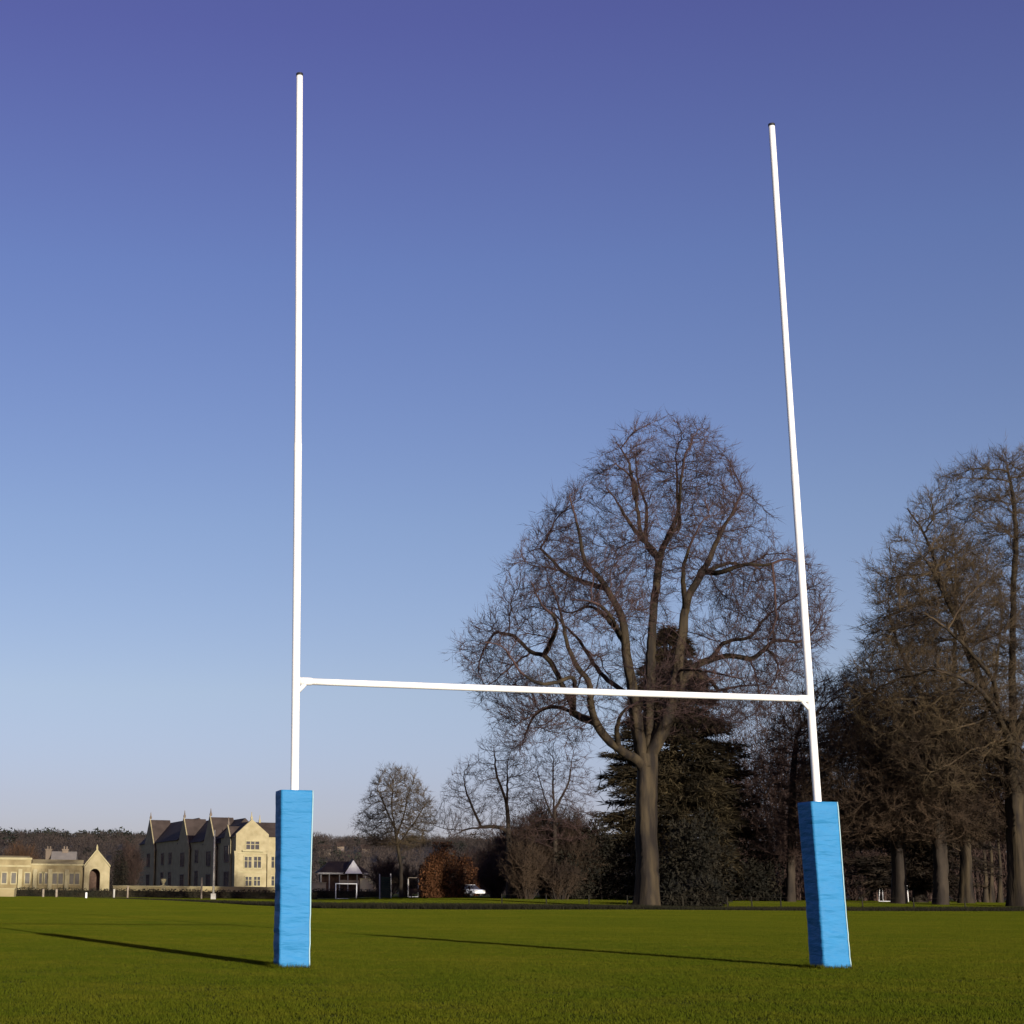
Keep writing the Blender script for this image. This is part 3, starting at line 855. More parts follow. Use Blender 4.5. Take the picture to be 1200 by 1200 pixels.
def bush(name, label, Y, px, wpx, toppx, seed, leaf, n=3500, group=None, ls=(.18, .4), df=.8, cat='bush', stems=14, lobes=9):
    """evergreen or leaf-holding bush: stems and many leaf sprays on a lumpy mound"""
    rg = np.random.default_rng(seed)
    b = gbase(px, Y)
    Hh = at(px, toppx, Y)[2] - b[2]; R = wpx / 2 * Y / F_PX
    t = thing(name, label, cat, b, 0, group)
    mb = MB(); C = []
    for k in range(lobes):
        a = rg.uniform(0, 2 * PI); q = rg.uniform(.0, .72) ** .6
        C.append((math.cos(a) * q * R, math.sin(a) * q * R * df, Hh * rg.uniform(.3, .78) * (1 - .35 * q), rg.uniform(.28, .5)))
    for k in range(stems):
        c = C[k % lobes]
        mb.tube([(rg.normal(0, .12 * R), rg.normal(0, .12 * R), -.1), (c[0] * .5, c[1] * .5, c[2] * .6), (c[0] + rg.normal(0, .1), c[1], c[2] * 1.1)], [.07, .05, .02], 5, cap=False)
    per = n // lobes; P, D = [], []
    for c in C:
        d = nrm(rg.normal(0, 1, (per, 3))); r = rg.uniform(.45, 1.05, per) ** .6
        sz = np.array([c[3] * R, c[3] * R * df, min(c[3] * 1.1 * Hh, c[2] * .95)])
        q = np.array(c[:3]) + d * sz * r[:, None]
        k = rg.uniform(0, 1, per) < .35                       # skirt down to the ground
        q[k, 2] *= rg.uniform(.05, .8, k.sum())
        P.append(q); D.append(d + rg.normal(0, .7, (per, 3)))
    P = np.concatenate(P); D = np.concatenate(D)
    P[:, 2] = np.clip(P[:, 2], .04, Hh)
    v, f = leaf_tris(P, D, rg.uniform(ls[0], ls[1], len(P)), rg.uniform(ls[0] * .4, ls[1] * .55, len(P)), rg)
    v[:, 2] = np.maximum(v[:, 2], .02)
    mb.build('stem', M['bark_dark'], t)
    mesh_np('foliage', v, [f], M[leaf], t)
    return t

def shrub(name, label, Y, px, wpx, toppx, seed, twig, nst=60, group=None, tr_=.012, cat='shrub'):
    """leafless shrub: many stems fanning up from the foot, each with side twigs"""
    rg = np.random.default_rng(seed)
    b = gbase(px, Y)
    Hh = at(px, toppx, Y)[2] - b[2]; R = wpx / 2 * Y / F_PX
    t = thing(name, label, cat, b, 0, group)
    mb = MB(); A, D, LN = [], [], []
    for k in range(nst):
        a = rg.uniform(0, 2 * PI); q = math.sqrt(rg.uniform(0, 1))
        tip_ = np.array([math.cos(a) * q * R, math.sin(a) * q * R * .8, Hh * math.sqrt(max(.05, 1 - (q * .9) ** 2)) * rg.uniform(.7, 1)])
        f0 = np.array([math.cos(a) * q * R * .25 + rg.normal(0, .1), math.sin(a) * q * R * .2 + rg.normal(0, .1), -.08])
        pts = [f0 + (tip_ - f0) * u + np.array([0, 0, .18 * Hh * math.sin(u * PI)]) * (.5 + .5 * q) + rg.normal(0, .04 * Hh, 3) * (u > 0) for u in np.linspace(0, 1, 5)]
        pts = [np.array([p[0], p[1], min(p[2], Hh)]) for p in pts]
        if k < 16:
            mb.tube(pts, [.06, .048, .036, .024, .012], 5, cap=False)
        P = np.array(pts)
        m = 26
        u = rg.uniform(.12, 1, m)
        o = np.stack([np.interp(u, np.linspace(0, 1, 5), P[:, i]) for i in range(3)], 1)
        dr = nrm(nrm(tip_ - f0) + rg.normal(0, .6, (m, 3)))
        A.append(o); D.append(dr); LN.append(rg.uniform(.1, .28, m) * Hh * (1.1 - .5 * u))
        if k >= 16:
            for i in range(4):
                A.append(P[i:i + 1]); d = P[i + 1] - P[i]; ll = np.linalg.norm(d)
                D.append((d / ll)[None]); LN.append(np.array([ll * 1.15]))
    A = np.concatenate(A); D = np.concatenate(D); LN = np.concatenate(LN)
    A2 = np.repeat(A, 3, axis=0) + np.repeat(D * LN[:, None], 3, axis=0) * rg.uniform(.2, .9, (3 * len(A), 1))
    D2 = nrm(np.repeat(D, 3, axis=0) + rg.normal(0, .6, (3 * len(A), 3)))
    c1, f1 = cones(A, D, LN, np.full(len(A), tr_ * 1.4)); c2, f2 = cones(A2, D2, np.repeat(LN, 3) * rg.uniform(.3, .7, 3 * len(A)), np.full(3 * len(A), tr_))
    vs = np.concatenate([c1, c2]); vs[:, 2] = np.clip(vs[:, 2], -.1, Hh * 1.06)
    mb.build('stem', M['bark_dark'], t)
    mesh_np('twigs', vs, [np.concatenate([f1, f2 + len(c1)])], M[twig], t)
    return t

bush('yew_bush', 'black green yew bush left of the lime tree foot', 117.0, 706, 110, 962, 71, 'yew', n=9000)
bush('yew_bush', 'black green yew bush right of the lime tree foot', 110.0, 814, 108, 950, 72, 'yew', n=8000)
bush('yew_bush', 'low black green yew bush touching the right side of the lime tree foot', 95.5, 806, 76, 1026, 74, 'yew', n=4000)
bush('yew_bush', 'tall dark yew bush filling the gap left of the right goalpost', 118.0, 890, 84, 955, 73, 'yew', n=6000)
shrub('bare_shrub', 'brown leafless shrub under the crooked tree, right of the copper hedge', 131.0, 582, 46, 1000, 81, 'twig_dark', 80)
shrub('bare_shrub', 'hazy brown leafless thicket behind the crooked tree', 140.0, 608, 80, 962, 95, 'twig_dark', 150, tr_=.016)
shrub('bare_shrub', 'purple brown leafless thicket right of the tallest copper bush', 236.0, 560, 60, 990, 96, 'twig_dark', 110, tr_=.016)
shrub('bare_shrub', 'olive brown leafless shrub in front of the crooked tree trunk', 115.5, 616, 52, 975, 82, 'twig_warm', 90)
shrub('bare_shrub', 'tall reddish leafless shrub left of the thin upright tree', 119.0, 640, 66, 932, 83, 'twig_warm', 130)
shrub('bare_shrub', 'tangled brown leafless shrub between the thin tree and the yew', 118.0, 672, 70, 945, 84, 'twig_warm', 130)
shrub('bare_shrub', 'low dark leafless shrub at the foot of the yew bush', 115.0, 656, 60, 1005, 85, 'twig_warm', 80)
bush('copper_bush', 'copper leaved beech bush with the tallest top, left of the white car', 126.0, 524, 50, 988, 91, 'copper', n=16000, lobes=14, ls=(.10, .24))
bush('copper_bush', 'lower copper leaved beech bush beside the small bare tree', 129.0, 504, 26, 1006, 92, 'copper', n=9000, lobes=12, ls=(.10, .24))
bush('copper_bush', 'small copper leaved bush just above the white car', 226.0, 546, 34, 1006, 93, 'copper', n=3000)
shrub('bare_shrub', 'brown leafless shrub behind the small bare tree by the pavilion', 175.0, 452, 50, 1004, 86, 'twig_dark', 80)
shrub('bare_shrub', 'pale olive shrub at the foot of the small bare tree', 158.0, 478, 40, 1012, 87, 'twig_brown', 60)

bush('yew_bush', 'dark evergreen bush between the arched porch and the school hall', 262.0, 142, 30, 998, 94, 'yew', n=4000)
shrub('bare_shrub', 'brown leafless shrub between the porch and the tall school hall, taller than the yew', 280.0, 150, 34, 984, 88, 'twig_dark', 90)
shrub('bare_shrub', 'rusty brown leafless shrub behind the roof of the stone range, far left', 300.0, 22, 56, 986, 89, 'twig_rust', 110)
# woodland behind the cedars: nobody can count it
rg = np.random.default_rng(100)
A, D, LN, RR = [], [], [], []
for k in range(230):
    px = rg.uniform(845, 1330); Y = rg.uniform(165, 230)
    b = gbase(px, Y); Hh = rg.uniform(10, 24)
    A.append(b[None] - [[0, 0, .2]]); D.append(nrm(np.array([[rg.normal(0, .05), rg.normal(0, .05), 1]]))); LN.append(np.array([Hh])); RR.append(np.array([rg.uniform(.12, .3)]))
    m = 330
    u = rg.uniform(.02, 1, m)
    sp = 3.6 * (1 - u * .6)
    o = b + np.stack([rg.normal(0, 1, m) * sp * .5, rg.normal(0, 1, m) * sp * .5, u * Hh], 1)
    A.append(o); D.append(nrm(rg.normal(0, .6, (m, 3)) + [0, 0, .7])); LN.append(rg.uniform(.8, 2.4, m)); RR.append(rg.uniform(.02, .05, m))
v, f = cones(np.concatenate(A), np.concatenate(D), np.concatenate(LN), np.concatenate(RR))
tag(mesh_np('woodland', v, [f], M['twig_dark']), 'dark leafless woodland closing the view behind the cedars', 'woodland', kind='stuff')

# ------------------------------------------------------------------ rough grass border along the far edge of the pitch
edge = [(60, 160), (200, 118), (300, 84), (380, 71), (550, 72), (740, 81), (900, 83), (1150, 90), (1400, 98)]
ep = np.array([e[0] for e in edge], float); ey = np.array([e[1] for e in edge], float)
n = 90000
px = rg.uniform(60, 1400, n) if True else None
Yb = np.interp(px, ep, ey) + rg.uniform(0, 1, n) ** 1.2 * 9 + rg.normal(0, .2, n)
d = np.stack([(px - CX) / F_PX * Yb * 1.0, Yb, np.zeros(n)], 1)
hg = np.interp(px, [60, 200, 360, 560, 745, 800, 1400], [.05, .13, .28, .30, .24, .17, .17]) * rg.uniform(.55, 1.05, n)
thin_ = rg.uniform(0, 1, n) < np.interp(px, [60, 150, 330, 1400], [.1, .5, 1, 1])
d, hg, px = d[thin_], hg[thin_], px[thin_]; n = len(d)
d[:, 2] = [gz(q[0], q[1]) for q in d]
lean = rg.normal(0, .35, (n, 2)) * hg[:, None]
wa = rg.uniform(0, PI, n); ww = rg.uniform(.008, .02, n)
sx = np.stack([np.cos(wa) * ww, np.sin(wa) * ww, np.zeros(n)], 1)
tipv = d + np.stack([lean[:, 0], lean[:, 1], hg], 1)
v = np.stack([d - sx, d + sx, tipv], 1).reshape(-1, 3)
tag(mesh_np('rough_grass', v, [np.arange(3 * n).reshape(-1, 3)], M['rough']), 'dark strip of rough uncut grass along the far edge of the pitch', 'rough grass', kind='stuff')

# ------------------------------------------------------------------ hills
def hz(x, y):
    r = 36 * ss(y, 430, 1180)
    r *= .94 + .10 * noise.noise(Vector((x * .004, y * .003, 0)))
    return r - .6
hx = np.linspace(-520, 1500, 90); hy = np.linspace(400, 1900, 44)
vv = np.array([[x, y, hz(x, y)] for y in hy for x in hx]); nx = len(hx)
ff = np.array([[j * nx + i, j * nx + i + 1, (j + 1) * nx + i + 1, (j + 1) * nx + i] for j in range(len(hy) - 1) for i in range(nx - 1)])
tag(mesh_np('hills', vv, [ff], M['hill'], smooth=True), kind='structure')

def hill_hit(px, py):
    d = ray(px, py)
    for Y in range(420, 1800, 4):
        p = EYEP + d * (Y / d[1])
        if p[2] <= hz(p[0], p[1]): return p
    return p
A, D, LN, RR = [], [], [], []
P, D2, LN2, WD2 = [], [], [], []
for k in range(3000):
    Y = rg.uniform(430, 1260)
    if k % 4 == 0: Y = rg.uniform(1130, 1200)
    x = rg.uniform(-.22, .21) * Y
    R = rg.uniform(2.0, 4.6)
    Hh = R * rg.uniform(1.5, 2.3)
    o = np.array([x, Y, hz(x, Y)])
    if (x < -100 and Y > 1100 and rg.uniform() < .55) or rg.uniform() < .05:      # pines along the left skyline
        m = 70
        q = o + [0, 0, Hh * .6] + nrm(rg.normal(0, 1, (m, 3))) * np.array([R, R, Hh * .55]) * rg.uniform(.4, 1.0, (m, 1))
        P.append(q); D2.append(rg.normal(0, 1, (m, 3)) * [1, 1, .5]); LN2.append(np.full(m, R * .45)); WD2.append(np.full(m, R * .35))
        continue
    m = 75
    u = rg.uniform(0, 1, m)
    A.append(o + np.stack([rg.normal(0, .42, m) * R, rg.normal(0, .42, m) * R, u * Hh * .85], 1))
    D.append(nrm(rg.normal(0, .55, (m, 3)) + [0, 0, .9])); LN.append(rg.uniform(.25, .5, m) * Hh * (1.15 - u * .6)); RR.append(rg.uniform(.06, .16, m))
v, f = cones(np.concatenate(A), np.concatenate(D), np.concatenate(LN), np.concatenate(RR))
tag(mesh_np('distant_woods', v, [f], M['far_wood']), 'brown leafless wood covering the far hillside beyond the school buildings', 'woodland', kind='stuff')
v, f = leaf_tris(np.concatenate(P), np.concatenate(D2), np.concatenate(LN2), np.concatenate(WD2), rg)
tag(mesh_np('distant_pines', v, [f], M['far_pine']), 'dark green pines along the skyline of the far hill', 'woodland', kind='stuff')

for px, py, wpx, lab in ((379, 1003, 15, 'pale house among the trees on the hillside, just right of the left pad'),
                         (398, 1000, 8, 'tiny pale house on the hillside above the pavilion roof'),
                         (427, 1003, 9, 'small pale house on the hillside right of the pavilion gable')):
    p = hill_hit(px, py); k = p[1] / F_PX
    w_ = wpx * k / 2; t = thing('hill_house', lab, 'house', (p[0], p[1] - 6, hz(p[0], p[1] - 6) - .5), .1, 'houses on the far hillside')
    MB().box(-w_, w_, -3, 3, 0, 4.2).build('wall', M['pink'], t)
    MB().extr([(-3.4, 4.2), (3.4, 4.2), (0, 6.6)], 'x', -w_ - .4, w_ + .4).build('roof', M['tile'], t)
    for q in (-.5, .5):
        MB().box(q * w_ - .5, q * w_ + .5, -3.05, -2.9, 1.6, 3.0).build('window', M['glass'], t)

# ------------------------------------------------------------------ school buildings
def window(parent, x0, x1, z0, z1, face, off, lights=2, m='stone_trim', glass='glass', transom=True, arch=False):
    """a mullioned window on the plane y = off (face 'y') or x = off (face 'x'); proud of the wall"""
    fr, pn = MB(), MB()
    def bx(mb, a, b, c, d_, t0, t1):
        if face == 'y': mb.box(a, b, off - t1, off - t0, c, d_)
        else: mb.box(off - t1, off - t0, a, b, c, d_)
    e = .16
    bx(fr, x0 - e, x1 + e, z0 - e, z0, -.05, .14); bx(fr, x0 - e, x1 + e, z1, z1 + e, -.05, .14)
    bx(fr, x0 - e, x0, z0, z1, -.05, .12); bx(fr, x1, x1 + e, z0, z1, -.05, .12)
    for i in range(1, lights):
        c = x0 + (x1 - x0) * i / lights
        bx(fr, c - .07, c + .07, z0, z1, -.05, .10)
    if transom:
        zt = z0 + (z1 - z0) * .62
        bx(fr, x0, x1, zt - .05, zt + .05, -.05, .08)
    bx(pn, x0, x1, z0, z1, -.02, .02)
    f = fr.build('window', M[m], parent)
    pn.build('pane', M[glass], f)
    return f

PHI = SUN_AZ - math.radians(4.0)
Ax = np.array([math.cos(PHI), math.sin(PHI), 0]); Bx = np.array([-math.sin(PHI), math.cos(PHI), 0]); nF = -Bx
YS = 285.0
C1 = gbase(275.5, YS)
school = thing('school_building', 'tall grey stone school hall with many gables and one sunlit end, left of the pad', 'building', C1, PHI)
def loc_front(px, py, off=0.0):
    p = on_plane(px, py, C1 + Bx * off, nF) - C1
    return p @ Ax, p[2]
def B_at(px, a=0.0):
    lo, hi = 0.0, 160.0
    for _ in range(40):
        m_ = (lo + hi) / 2
        if proj(C1 + Ax * a + Bx * m_)[0] > px: lo = m_
        else: hi = m_
    return (lo + hi) / 2
def z_at(px, py, a, b_):
    q = C1 + Ax * a + Bx * b_
    return at(px, py, q[1])[2]
xg0, _ = 0.0, 0; xg1 = loc_front(315, 980)[0]; xm = loc_front(295.5, 960)[0]
ze = loc_front(278, 977)[1]; zr = loc_front(295.5, 960)[1]
Bend = B_at(161)
wall, roof, trim = MB(), MB(), MB()
# front wing with its gable wall (a parapet rises a little over the slates)
wall.extr([(0, 0), (xg1, 0), (xg1, ze), (xm, zr), (0, ze)], 'y', 0, .7)
wall.box(0.0, xg1, .7, 11, 0, ze - .3)
roof.extr([(-.3, ze - .5), (xm, zr - .35), (xg1 + .3, ze - .5)], 'y', .7, 14)
# range to the right of the wing
xr1 = loc_front(352, 990)[0]
wall.box(xg1, xr1, 3.0, 12, 0, ze - .2)
roof.extr([(2.6, ze - .35), (7.5, zr - .2), (12.4, ze - .35)], 'x', xm, xr1 + .3)
# long range running back
z2 = z_at(215, 959.5, 4, B_at(212)); 
b1, b2 = B_at(236), B_at(206)
segs = [(11, b1, z_at(255, 958.5, 4, B_at(256))), (b1, b2, z_at(220, 960, 4, B_at(222))), (b2, Bend, z_at(185, 961.5, 4, B_at(187)))]
for a, b_, z in segs:
    ev = z - 4.6
    wall.box(.25, 9.0, a, b_, 0, ev)
    roof.extr([(-.1, ev - .05), (4.6, z), (9.4, ev - .05)], 'y', a - .01, b_ + .2)
wall.build('wall', M['stone'], school)
roof.build('roof', M['slate'], school)
# cross gables on the long side
for px, py, hw in ((238, 955.5, 5.2), (207.5, 957.5, 5.5), (168, 959, 6.0), (259, 966, 2.6)):
    bb = B_at(px, -1.2); zt = z_at(px, py, -1.2, bb); zb = zt - hw * 1.15
    g = MB()
    g.extr([(bb - hw, 0), (bb + hw, 0), (bb + hw, zb), (bb, zt), (bb - hw, zb)], 'x', -.28, -.08)
    go_ = g.build('gable', M['stone'], school)
    r_ = MB(); r_.extr([(bb - hw - .2, zb - .35), (bb, zt - .3), (bb + hw + .2, zb - .35)], 'x', -.08, 4.4)
    r_.build('gable_roof', M['slate'], go_)
    f_ = MB(); f_.tube([(-.04, bb, zt - .1), (-.04, bb, zt + .3), (-.04, bb, zt + .6), (-.04, bb, zt + 1.35)], [.24, .26, .13, .05], 6)
    f_.build('finial', M['stone_dark'], go_)
    window(school, bb - 1.5, bb + 1.5, zb * .62, zb * .9, 'x', -.28, 3, m='stone_dark', glass='glass')
    window(school, bb - 1.5, bb + 1.5, zb * .18, zb * .42, 'x', -.28, 3, m='stone_dark', glass='glass')
for px in (268, 251, 228, 218, 197, 188, 178):
    bb = B_at(px)
    for z0, z1 in ((1.8, 4.4), (6.2, 8.4)):
        window(school, bb - 1.1, bb + 1.1, z0, z1, 'x', .25, 2, m='stone_dark', glass='glass')
for x, y, z in ((xm, .35, zr), (loc_front(317.5, 960)[0], 7.5, zr - .2)):
    f_ = MB(); f_.tube([(x, y, z - .2), (x, y, z + .35), (x, y, z + .6), (x, y, z + 1.3)], [.2, .22, .1, .05], 6)
    f_.build('finial', M['stone_trim'], school)
for (xa, ya, xb, yb, nl) in ((286.5, 1004, 294.5, 1017, 2), (297.5, 1004, 305.5, 1017, 2), (287.5, 1027.5, 294.5, 1038, 2), (297.5, 1027.5, 304.5, 1038, 2), (288.5, 986, 303.5, 995.5, 3), (318, 1004, 325, 1017, 2), (318, 1027, 325, 1038, 2)):
    off = 0.0 if xb < 312 else 3.0
    x0, zt = loc_front(xa, ya, off); x1, zb = loc_front(xb, yb, off)
    window(school, x0, x1, zb, zt, 'y', off, nl)
tr_m = MB()
for py in (999.5, 1022):
    z = loc_front(290, py)[1]
    MB().box(-.08, xg1 + .08, -.13, 0.02, z - .12, z + .12).build('string_course', M['stone_trim'], school)
tr_m.box(loc_front(283.5, 990)[0], loc_front(308.5, 990)[0], -.5, -.14, loc_front(290, 998)[1], loc_front(290, 996.3)[1])
tr_m.build('balcony', M['stone_trim'], school)
for x in (0.0, xg1):                                   # corner buttresses of the sunlit gable
    qm = MB(); qm.box(x - .35, x + .35, -.55, .0, 0, ze * .62)
    qm.hexa([(x - .35, -.55, ze * .62), (x + .35, -.55, ze * .62), (x + .35, 0, ze * .62), (x - .35, 0, ze * .62), (x - .35, -.06, ze * .72), (x + .35, -.06, ze * .72), (x + .35, 0, ze * .72), (x - .35, 0, ze * .72)])
    qm.build('buttress', M['stone'], school)

# low stone range at the far left, with its gabled porch
YC = 240.0
PH2 = math.radians(8)
A2 = np.array([math.cos(PH2), math.sin(PH2), 0]); B2 = np.array([-math.sin(PH2), math.cos(PH2), 0])
C2 = gbase(97.5, YC)
clo = thing('cloister_range', 'long low honey coloured stone range with a gabled arched porch at the far left', 'building', C2, PH2)
def lf(px, py, off=0.0):
    p = on_plane(px, py, C2 + B2 * off, -B2) - C2
    return p @ A2, p[2]
xL = lf(-60, 1020)[0]; zT = lf(60, 1014)[1]
x37, zH = lf(37, 1007.5)
wm = MB()
wm.box(x37, 0, 0, 6, 0, zT)
wm.box(xL, x37 - .02, -.3, 6, 0, zH)
w_o = wm.build('wall', M['stone_old'], clo)
rm = MB()
rm.extr([(.6, zT - .02), (3.2, zT + .9), (6.2, zT - .02)], 'x', x37 + .1, -.1)
rm.extr([(.4, zH - .02), (3, zH + .6), (6.2, zH - .02)], 'x', xL, x37 - .3)
rm.build('roof', M['stone_old'], clo)
cp = MB(); cp.box(x37 - .02, -.02, -.12, .55, zT - .02, zT + .22); cp.box(xL, x37 + .1, -.42, .3, zH - .02, zH + .28)
cp.box(xL, x37, -.40, -.3, zT - .3, zT - .05)
cp.build('coping', M['stone_trim'], clo)
for px in (-40, -10, 23.5, 41, 58.5, 78):
    x = lf(px, 1030)[0]
    b_ = MB(); o_ = -.3 if px < 37 else 0
    b_.box(x - .3, x + .3, o_ - .6, o_, 0, zT * .66)
    b_.hexa([(x - .3, o_ - .6, zT * .66), (x + .3, o_ - .6, zT * .66), (x + .3, o_, zT * .66), (x - .3, o_, zT * .66), (x - .3, o_ - .1, zT * .86), (x + .3, o_ - .1, zT * .86), (x + .3, o_, zT * .86), (x - .3, o_, zT * .86)])
    b_.build('buttress', M['stone_trim'], clo)
for px in (-50, -28, 5, 16, 32, 48.5, 53, 64, 71, 84, 90):
    x = lf(px, 1030)[0]; off = -.3 if px < 37 else 0.0
    window(clo, x - .33, x + .33, zT * .36, zT * .72, 'y', off, 1, glass='lattice', transom=False)
# porch
xa, xb = 0.0, lf(128, 1030)[0]; xc = lf(113.5, 1000)[0]; zg = lf(113.5, 997)[1]; zv = lf(99, 1016)[1]
x0a, x1a = lf(104.5, 1030)[0], lf(117, 1030)[0]; zat = lf(110.5, 1018)[1]
xm_a = (x0a + x1a) / 2; ra = (x1a - x0a) / 2
arch = [(x1a, 0.0)] + [(xm_a + ra * math.cos(t), zat - ra * 1.15 + ra * 1.15 * math.sin(t)) for t in np.linspace(0, PI, 13)] + [(x0a, 0.0)]
out_ = [(xa, 0), (xa, zv), (xc, zg), (xb, zv), (xb, 0)]
pm = MB()
pf, pb = -1.0, -.3
def quadstrip(y):
    half = len(arch) // 2
    left = [(xa, 0), (x0a, 0)] + arch[::-1][1:half + 2]
    return left
L1 = [(xa, 0.0)] + [p for p in arch[::-1][0:8]] + [(xc, zg), (xa, zv)]
L2 = [(xb, 0.0), (xb, zv), (xc, zg)] + [p for p in arch[::-1][7:]]
pm.extr(L1, 'y', pf, pb); pm.extr(L2, 'y', pf, pb)
pm.box(xa, xb, 21, 21.5, 0, zv - .1); pm.box(xa, xa + .4, pb, 21, 0, zv - .1); pm.box(xb - .4, xb, pb, 21, 0, zv - .1)
po = pm.build('porch', M['stone'], clo)
pr = MB(); pr.extr([(xa - .3, zv - .35), (xc, zg - .3), (xb + .3, zv - .35)], 'y', pb, 22.0)
pr.build('porch_roof', M['slate'], po)
dm = MB(); dm.box(x0a - .2, x1a + .2, 1.2, 1.35, 0, zat + .2); dm.build('door', M['door'], po)
cm_ = MB()
for (a, z_a), (b_, z_b) in (((xa - .1, zv), (xc, zg)), ((xc, zg), (xb + .1, zv))):
    cm_.hexa([(a, pf - .08, z_a), (b_, pf - .08, z_b), (b_, pb + .05, z_b), (a, pb + .05, z_a), (a, pf - .08, z_a + .25), (b_, pf - .08, z_b + .25), (b_, pb + .05, z_b + .25), (a, pb + .05, z_a + .25)])
cm_.build('gable_coping', M['stone_trim'], po)
fm = MB(); fm.tube([(xc, -.65, zg), (xc, -.65, zg + .5), (xc, -.65, zg + .9)], [.16, .16, .05], 6); fm.build('finial', M['stone_trim'], po)

# house behind the range
YH = 300.0
p0 = gbase(57, YH); k_ = YH / F_PX
hs = thing('slate_roofed_house', 'low house with a pale slate roof and chimneys behind the left stone range', 'house', p0, .08)
wd = (86 - 57) * k_; zr_ = at(70, 998.5, YH)[2]; ze_ = at(70, 1008.5, YH)[2]
MB().box(0.5, wd - .8, .6, 6.4, 0, ze_).build('wall', M['pink'], hs)
MB().extr([(0, ze_ - .2), (7, ze_ - .2), (3.5, zr_ + .2)], 'x', 0, wd).build('roof', M['slate_pale'], hs)
for px in (53.5, 72.5):
    x = (px - 57) * k_
    ch = MB(); ch.box(x - .55, x + .55, 3.0, 4.2, 0, zr_ + .4); ch.box(x - .65, x + .65, 2.9, 4.3, zr_ + .4, zr_ + .62)
    for q in (-.25, .25): ch.tube([(x + q, 3.6, zr_ + .6), (x + q, 3.6, zr_ + 1.15)], [.16, .13], 8)
    ch.build('chimney', M['pink'], hs)
for q in (.25, .6):
    MB().box(wd * q - .6, wd * q + .6, .52, .66, ze_ - 2.4, ze_ - .8).build('window', M['glass'], hs)

# pavilion
YP = 205.0; k_ = YP / F_PX
pp0 = gbase(375, YP)
pav = thing('pavilion', 'sports pavilion with dark tiled roof and white front gable, right of the left pad', 'pavilion', pp0, .05)
def pz(py): return at(400, py, YP)[2]
wp = (428 - 375) * k_; xg = (403 - 375) * k_; xh = (423 - 375) * k_; xt = (412.7 - 375) * k_
MB().box(.3, wp - .3, 1.6, 6.5, 0, pz(1022)).build('wall', M['door'], pav)
rf = MB(); z0, z1 = pz(1023), pz(1009)
xe = [0 - .3, wp + .4]
rf.v = [(xe[0], -.2, z0), (xe[1], -.2, z0), (xe[1], 7, z0), (xe[0], 7, z0), (1.4, 3.4, z1), (wp - 1.4, 3.4, z1)]
rf.f = [[0, 1, 5, 4], [1, 2, 5], [2, 3, 4, 5], [3, 0, 4], [3, 2, 1, 0]]
rf.build('roof', M['tile'], pav)
gb = MB(); gb.extr([(xg, z0 - .1), (xh, z0 - .1), (xt, pz(1008))], 'y', -.6, -.35)
g_o = gb.build('gable', M['white'], pav)
gr = MB(); gr.extr([(xg - .25, z0 - .14), (xh + .25, z0 - .14), (xt, pz(1008) + .1)], 'y', -.35, 3.3); gr.build('gable_roof', M['tile'], g_o)
for a_, c2_ in ((-.3, xg), (xh, wp + .3)):
    MB().box(a_, c2_, -.3, -.2, z0 - .2, z0 + .02).build('fascia', M['offwhite'], pav)
for q in (0.02, .2, .42, .6, .8, .98):
    MB().box(q * wp - .06, q * wp + .06, 0, .12, 0, z0 - .2).build('verandah_post', M['offwhite'], pav)
ra_ = MB(); ra_.box((398 - 375) * k_, (420 - 375) * k_, .3, .45, pz(1037), pz(1031.5)); ra_.build('verandah_front', M['cream'], pav)

def wall_run(name, label, pxa, pxb, Y, top, m, thick=.4, cat='wall', group=None):
    a = gbase(pxa, Y); b_ = gbase(pxb, Y)
    t = thing(name, label, cat, a, 0, group)
    ht = at(pxa, top, Y)[2]; ln = b_[0] - a[0]
    MB().box(0, ln, 0, thick, -.2, ht - .1).build('wall', m, t)
    MB().box(-.05, ln + .05, -.06, thick + .06, ht - .1, ht).build('coping', M['stone_trim'], t)
    return t
wall_run('garden_wall', 'low cream wall just right of the left pad', 345, 382, 190, 1033.5, M['cream'])
wall_run('garden_wall', 'low cream wall between the pavilion and the green screen', 422, 437, 190, 1031.5, M['cream'])
wall_run('terrace_wall', 'thin pale stone wall at the foot of the school hall, behind the hedge', 132, 340, 215, 1037.6, M['stone_old'])
wall_run('stone_gate_pier', 'short honey stone wall end at the far left edge, left of the hedge', -30, 16.5, 150, 1040.5, M['stone_old'], thick=1.0)

# hedge
def hedge(name, label, pxa, pxb, Y, top, seed, leaf='hedge', depth=1.2, dens=170):
    rg = np.random.default_rng(seed)
    a = gbase(pxa, Y); b_ = gbase(pxb, Y); ln = b_[0] - a[0]; ht = at((pxa + pxb) / 2, top, Y)[2]
    n = int(ln * dens * max(1, ht))
    t = thing(name, label, 'hedge', a)
    q = np.stack([rg.uniform(0, ln, n), rg.uniform(0, depth, n), rg.uniform(0.02, 1, n) * ht], 1)
    top_ = np.array([.9 + .12 * noise.noise(Vector((x * .5, seed, 0))) for x in q[:, 0]])
    q[:, 2] *= top_
    v, f = leaf_tris(q, rg.normal(0, 1, (n, 3)), rg.uniform(.12, .26, n), rg.uniform(.08, .16, n), rg)
    v[:, 2] = np.maximum(v[:, 2], .01)
    c = np.array([(x, y, z * ht * .7) for x in (0.05, ln - .05) for y in (.3, depth - .12) for z in (0, 1)])
    q4 = np.array([(0, 1, 3, 2), (4, 6, 7, 5), (0, 4, 5, 1), (2, 3, 7, 6), (1, 5, 7, 3)]) + len(v)
    o = mesh_np('foliage', np.concatenate([v, c]), [f, q4], M[leaf], t)
    return t
hedge('hedge', 'long dark clipped hedge across the left, below the school and stone range', 18, 372, 160, 1041.0, 1)
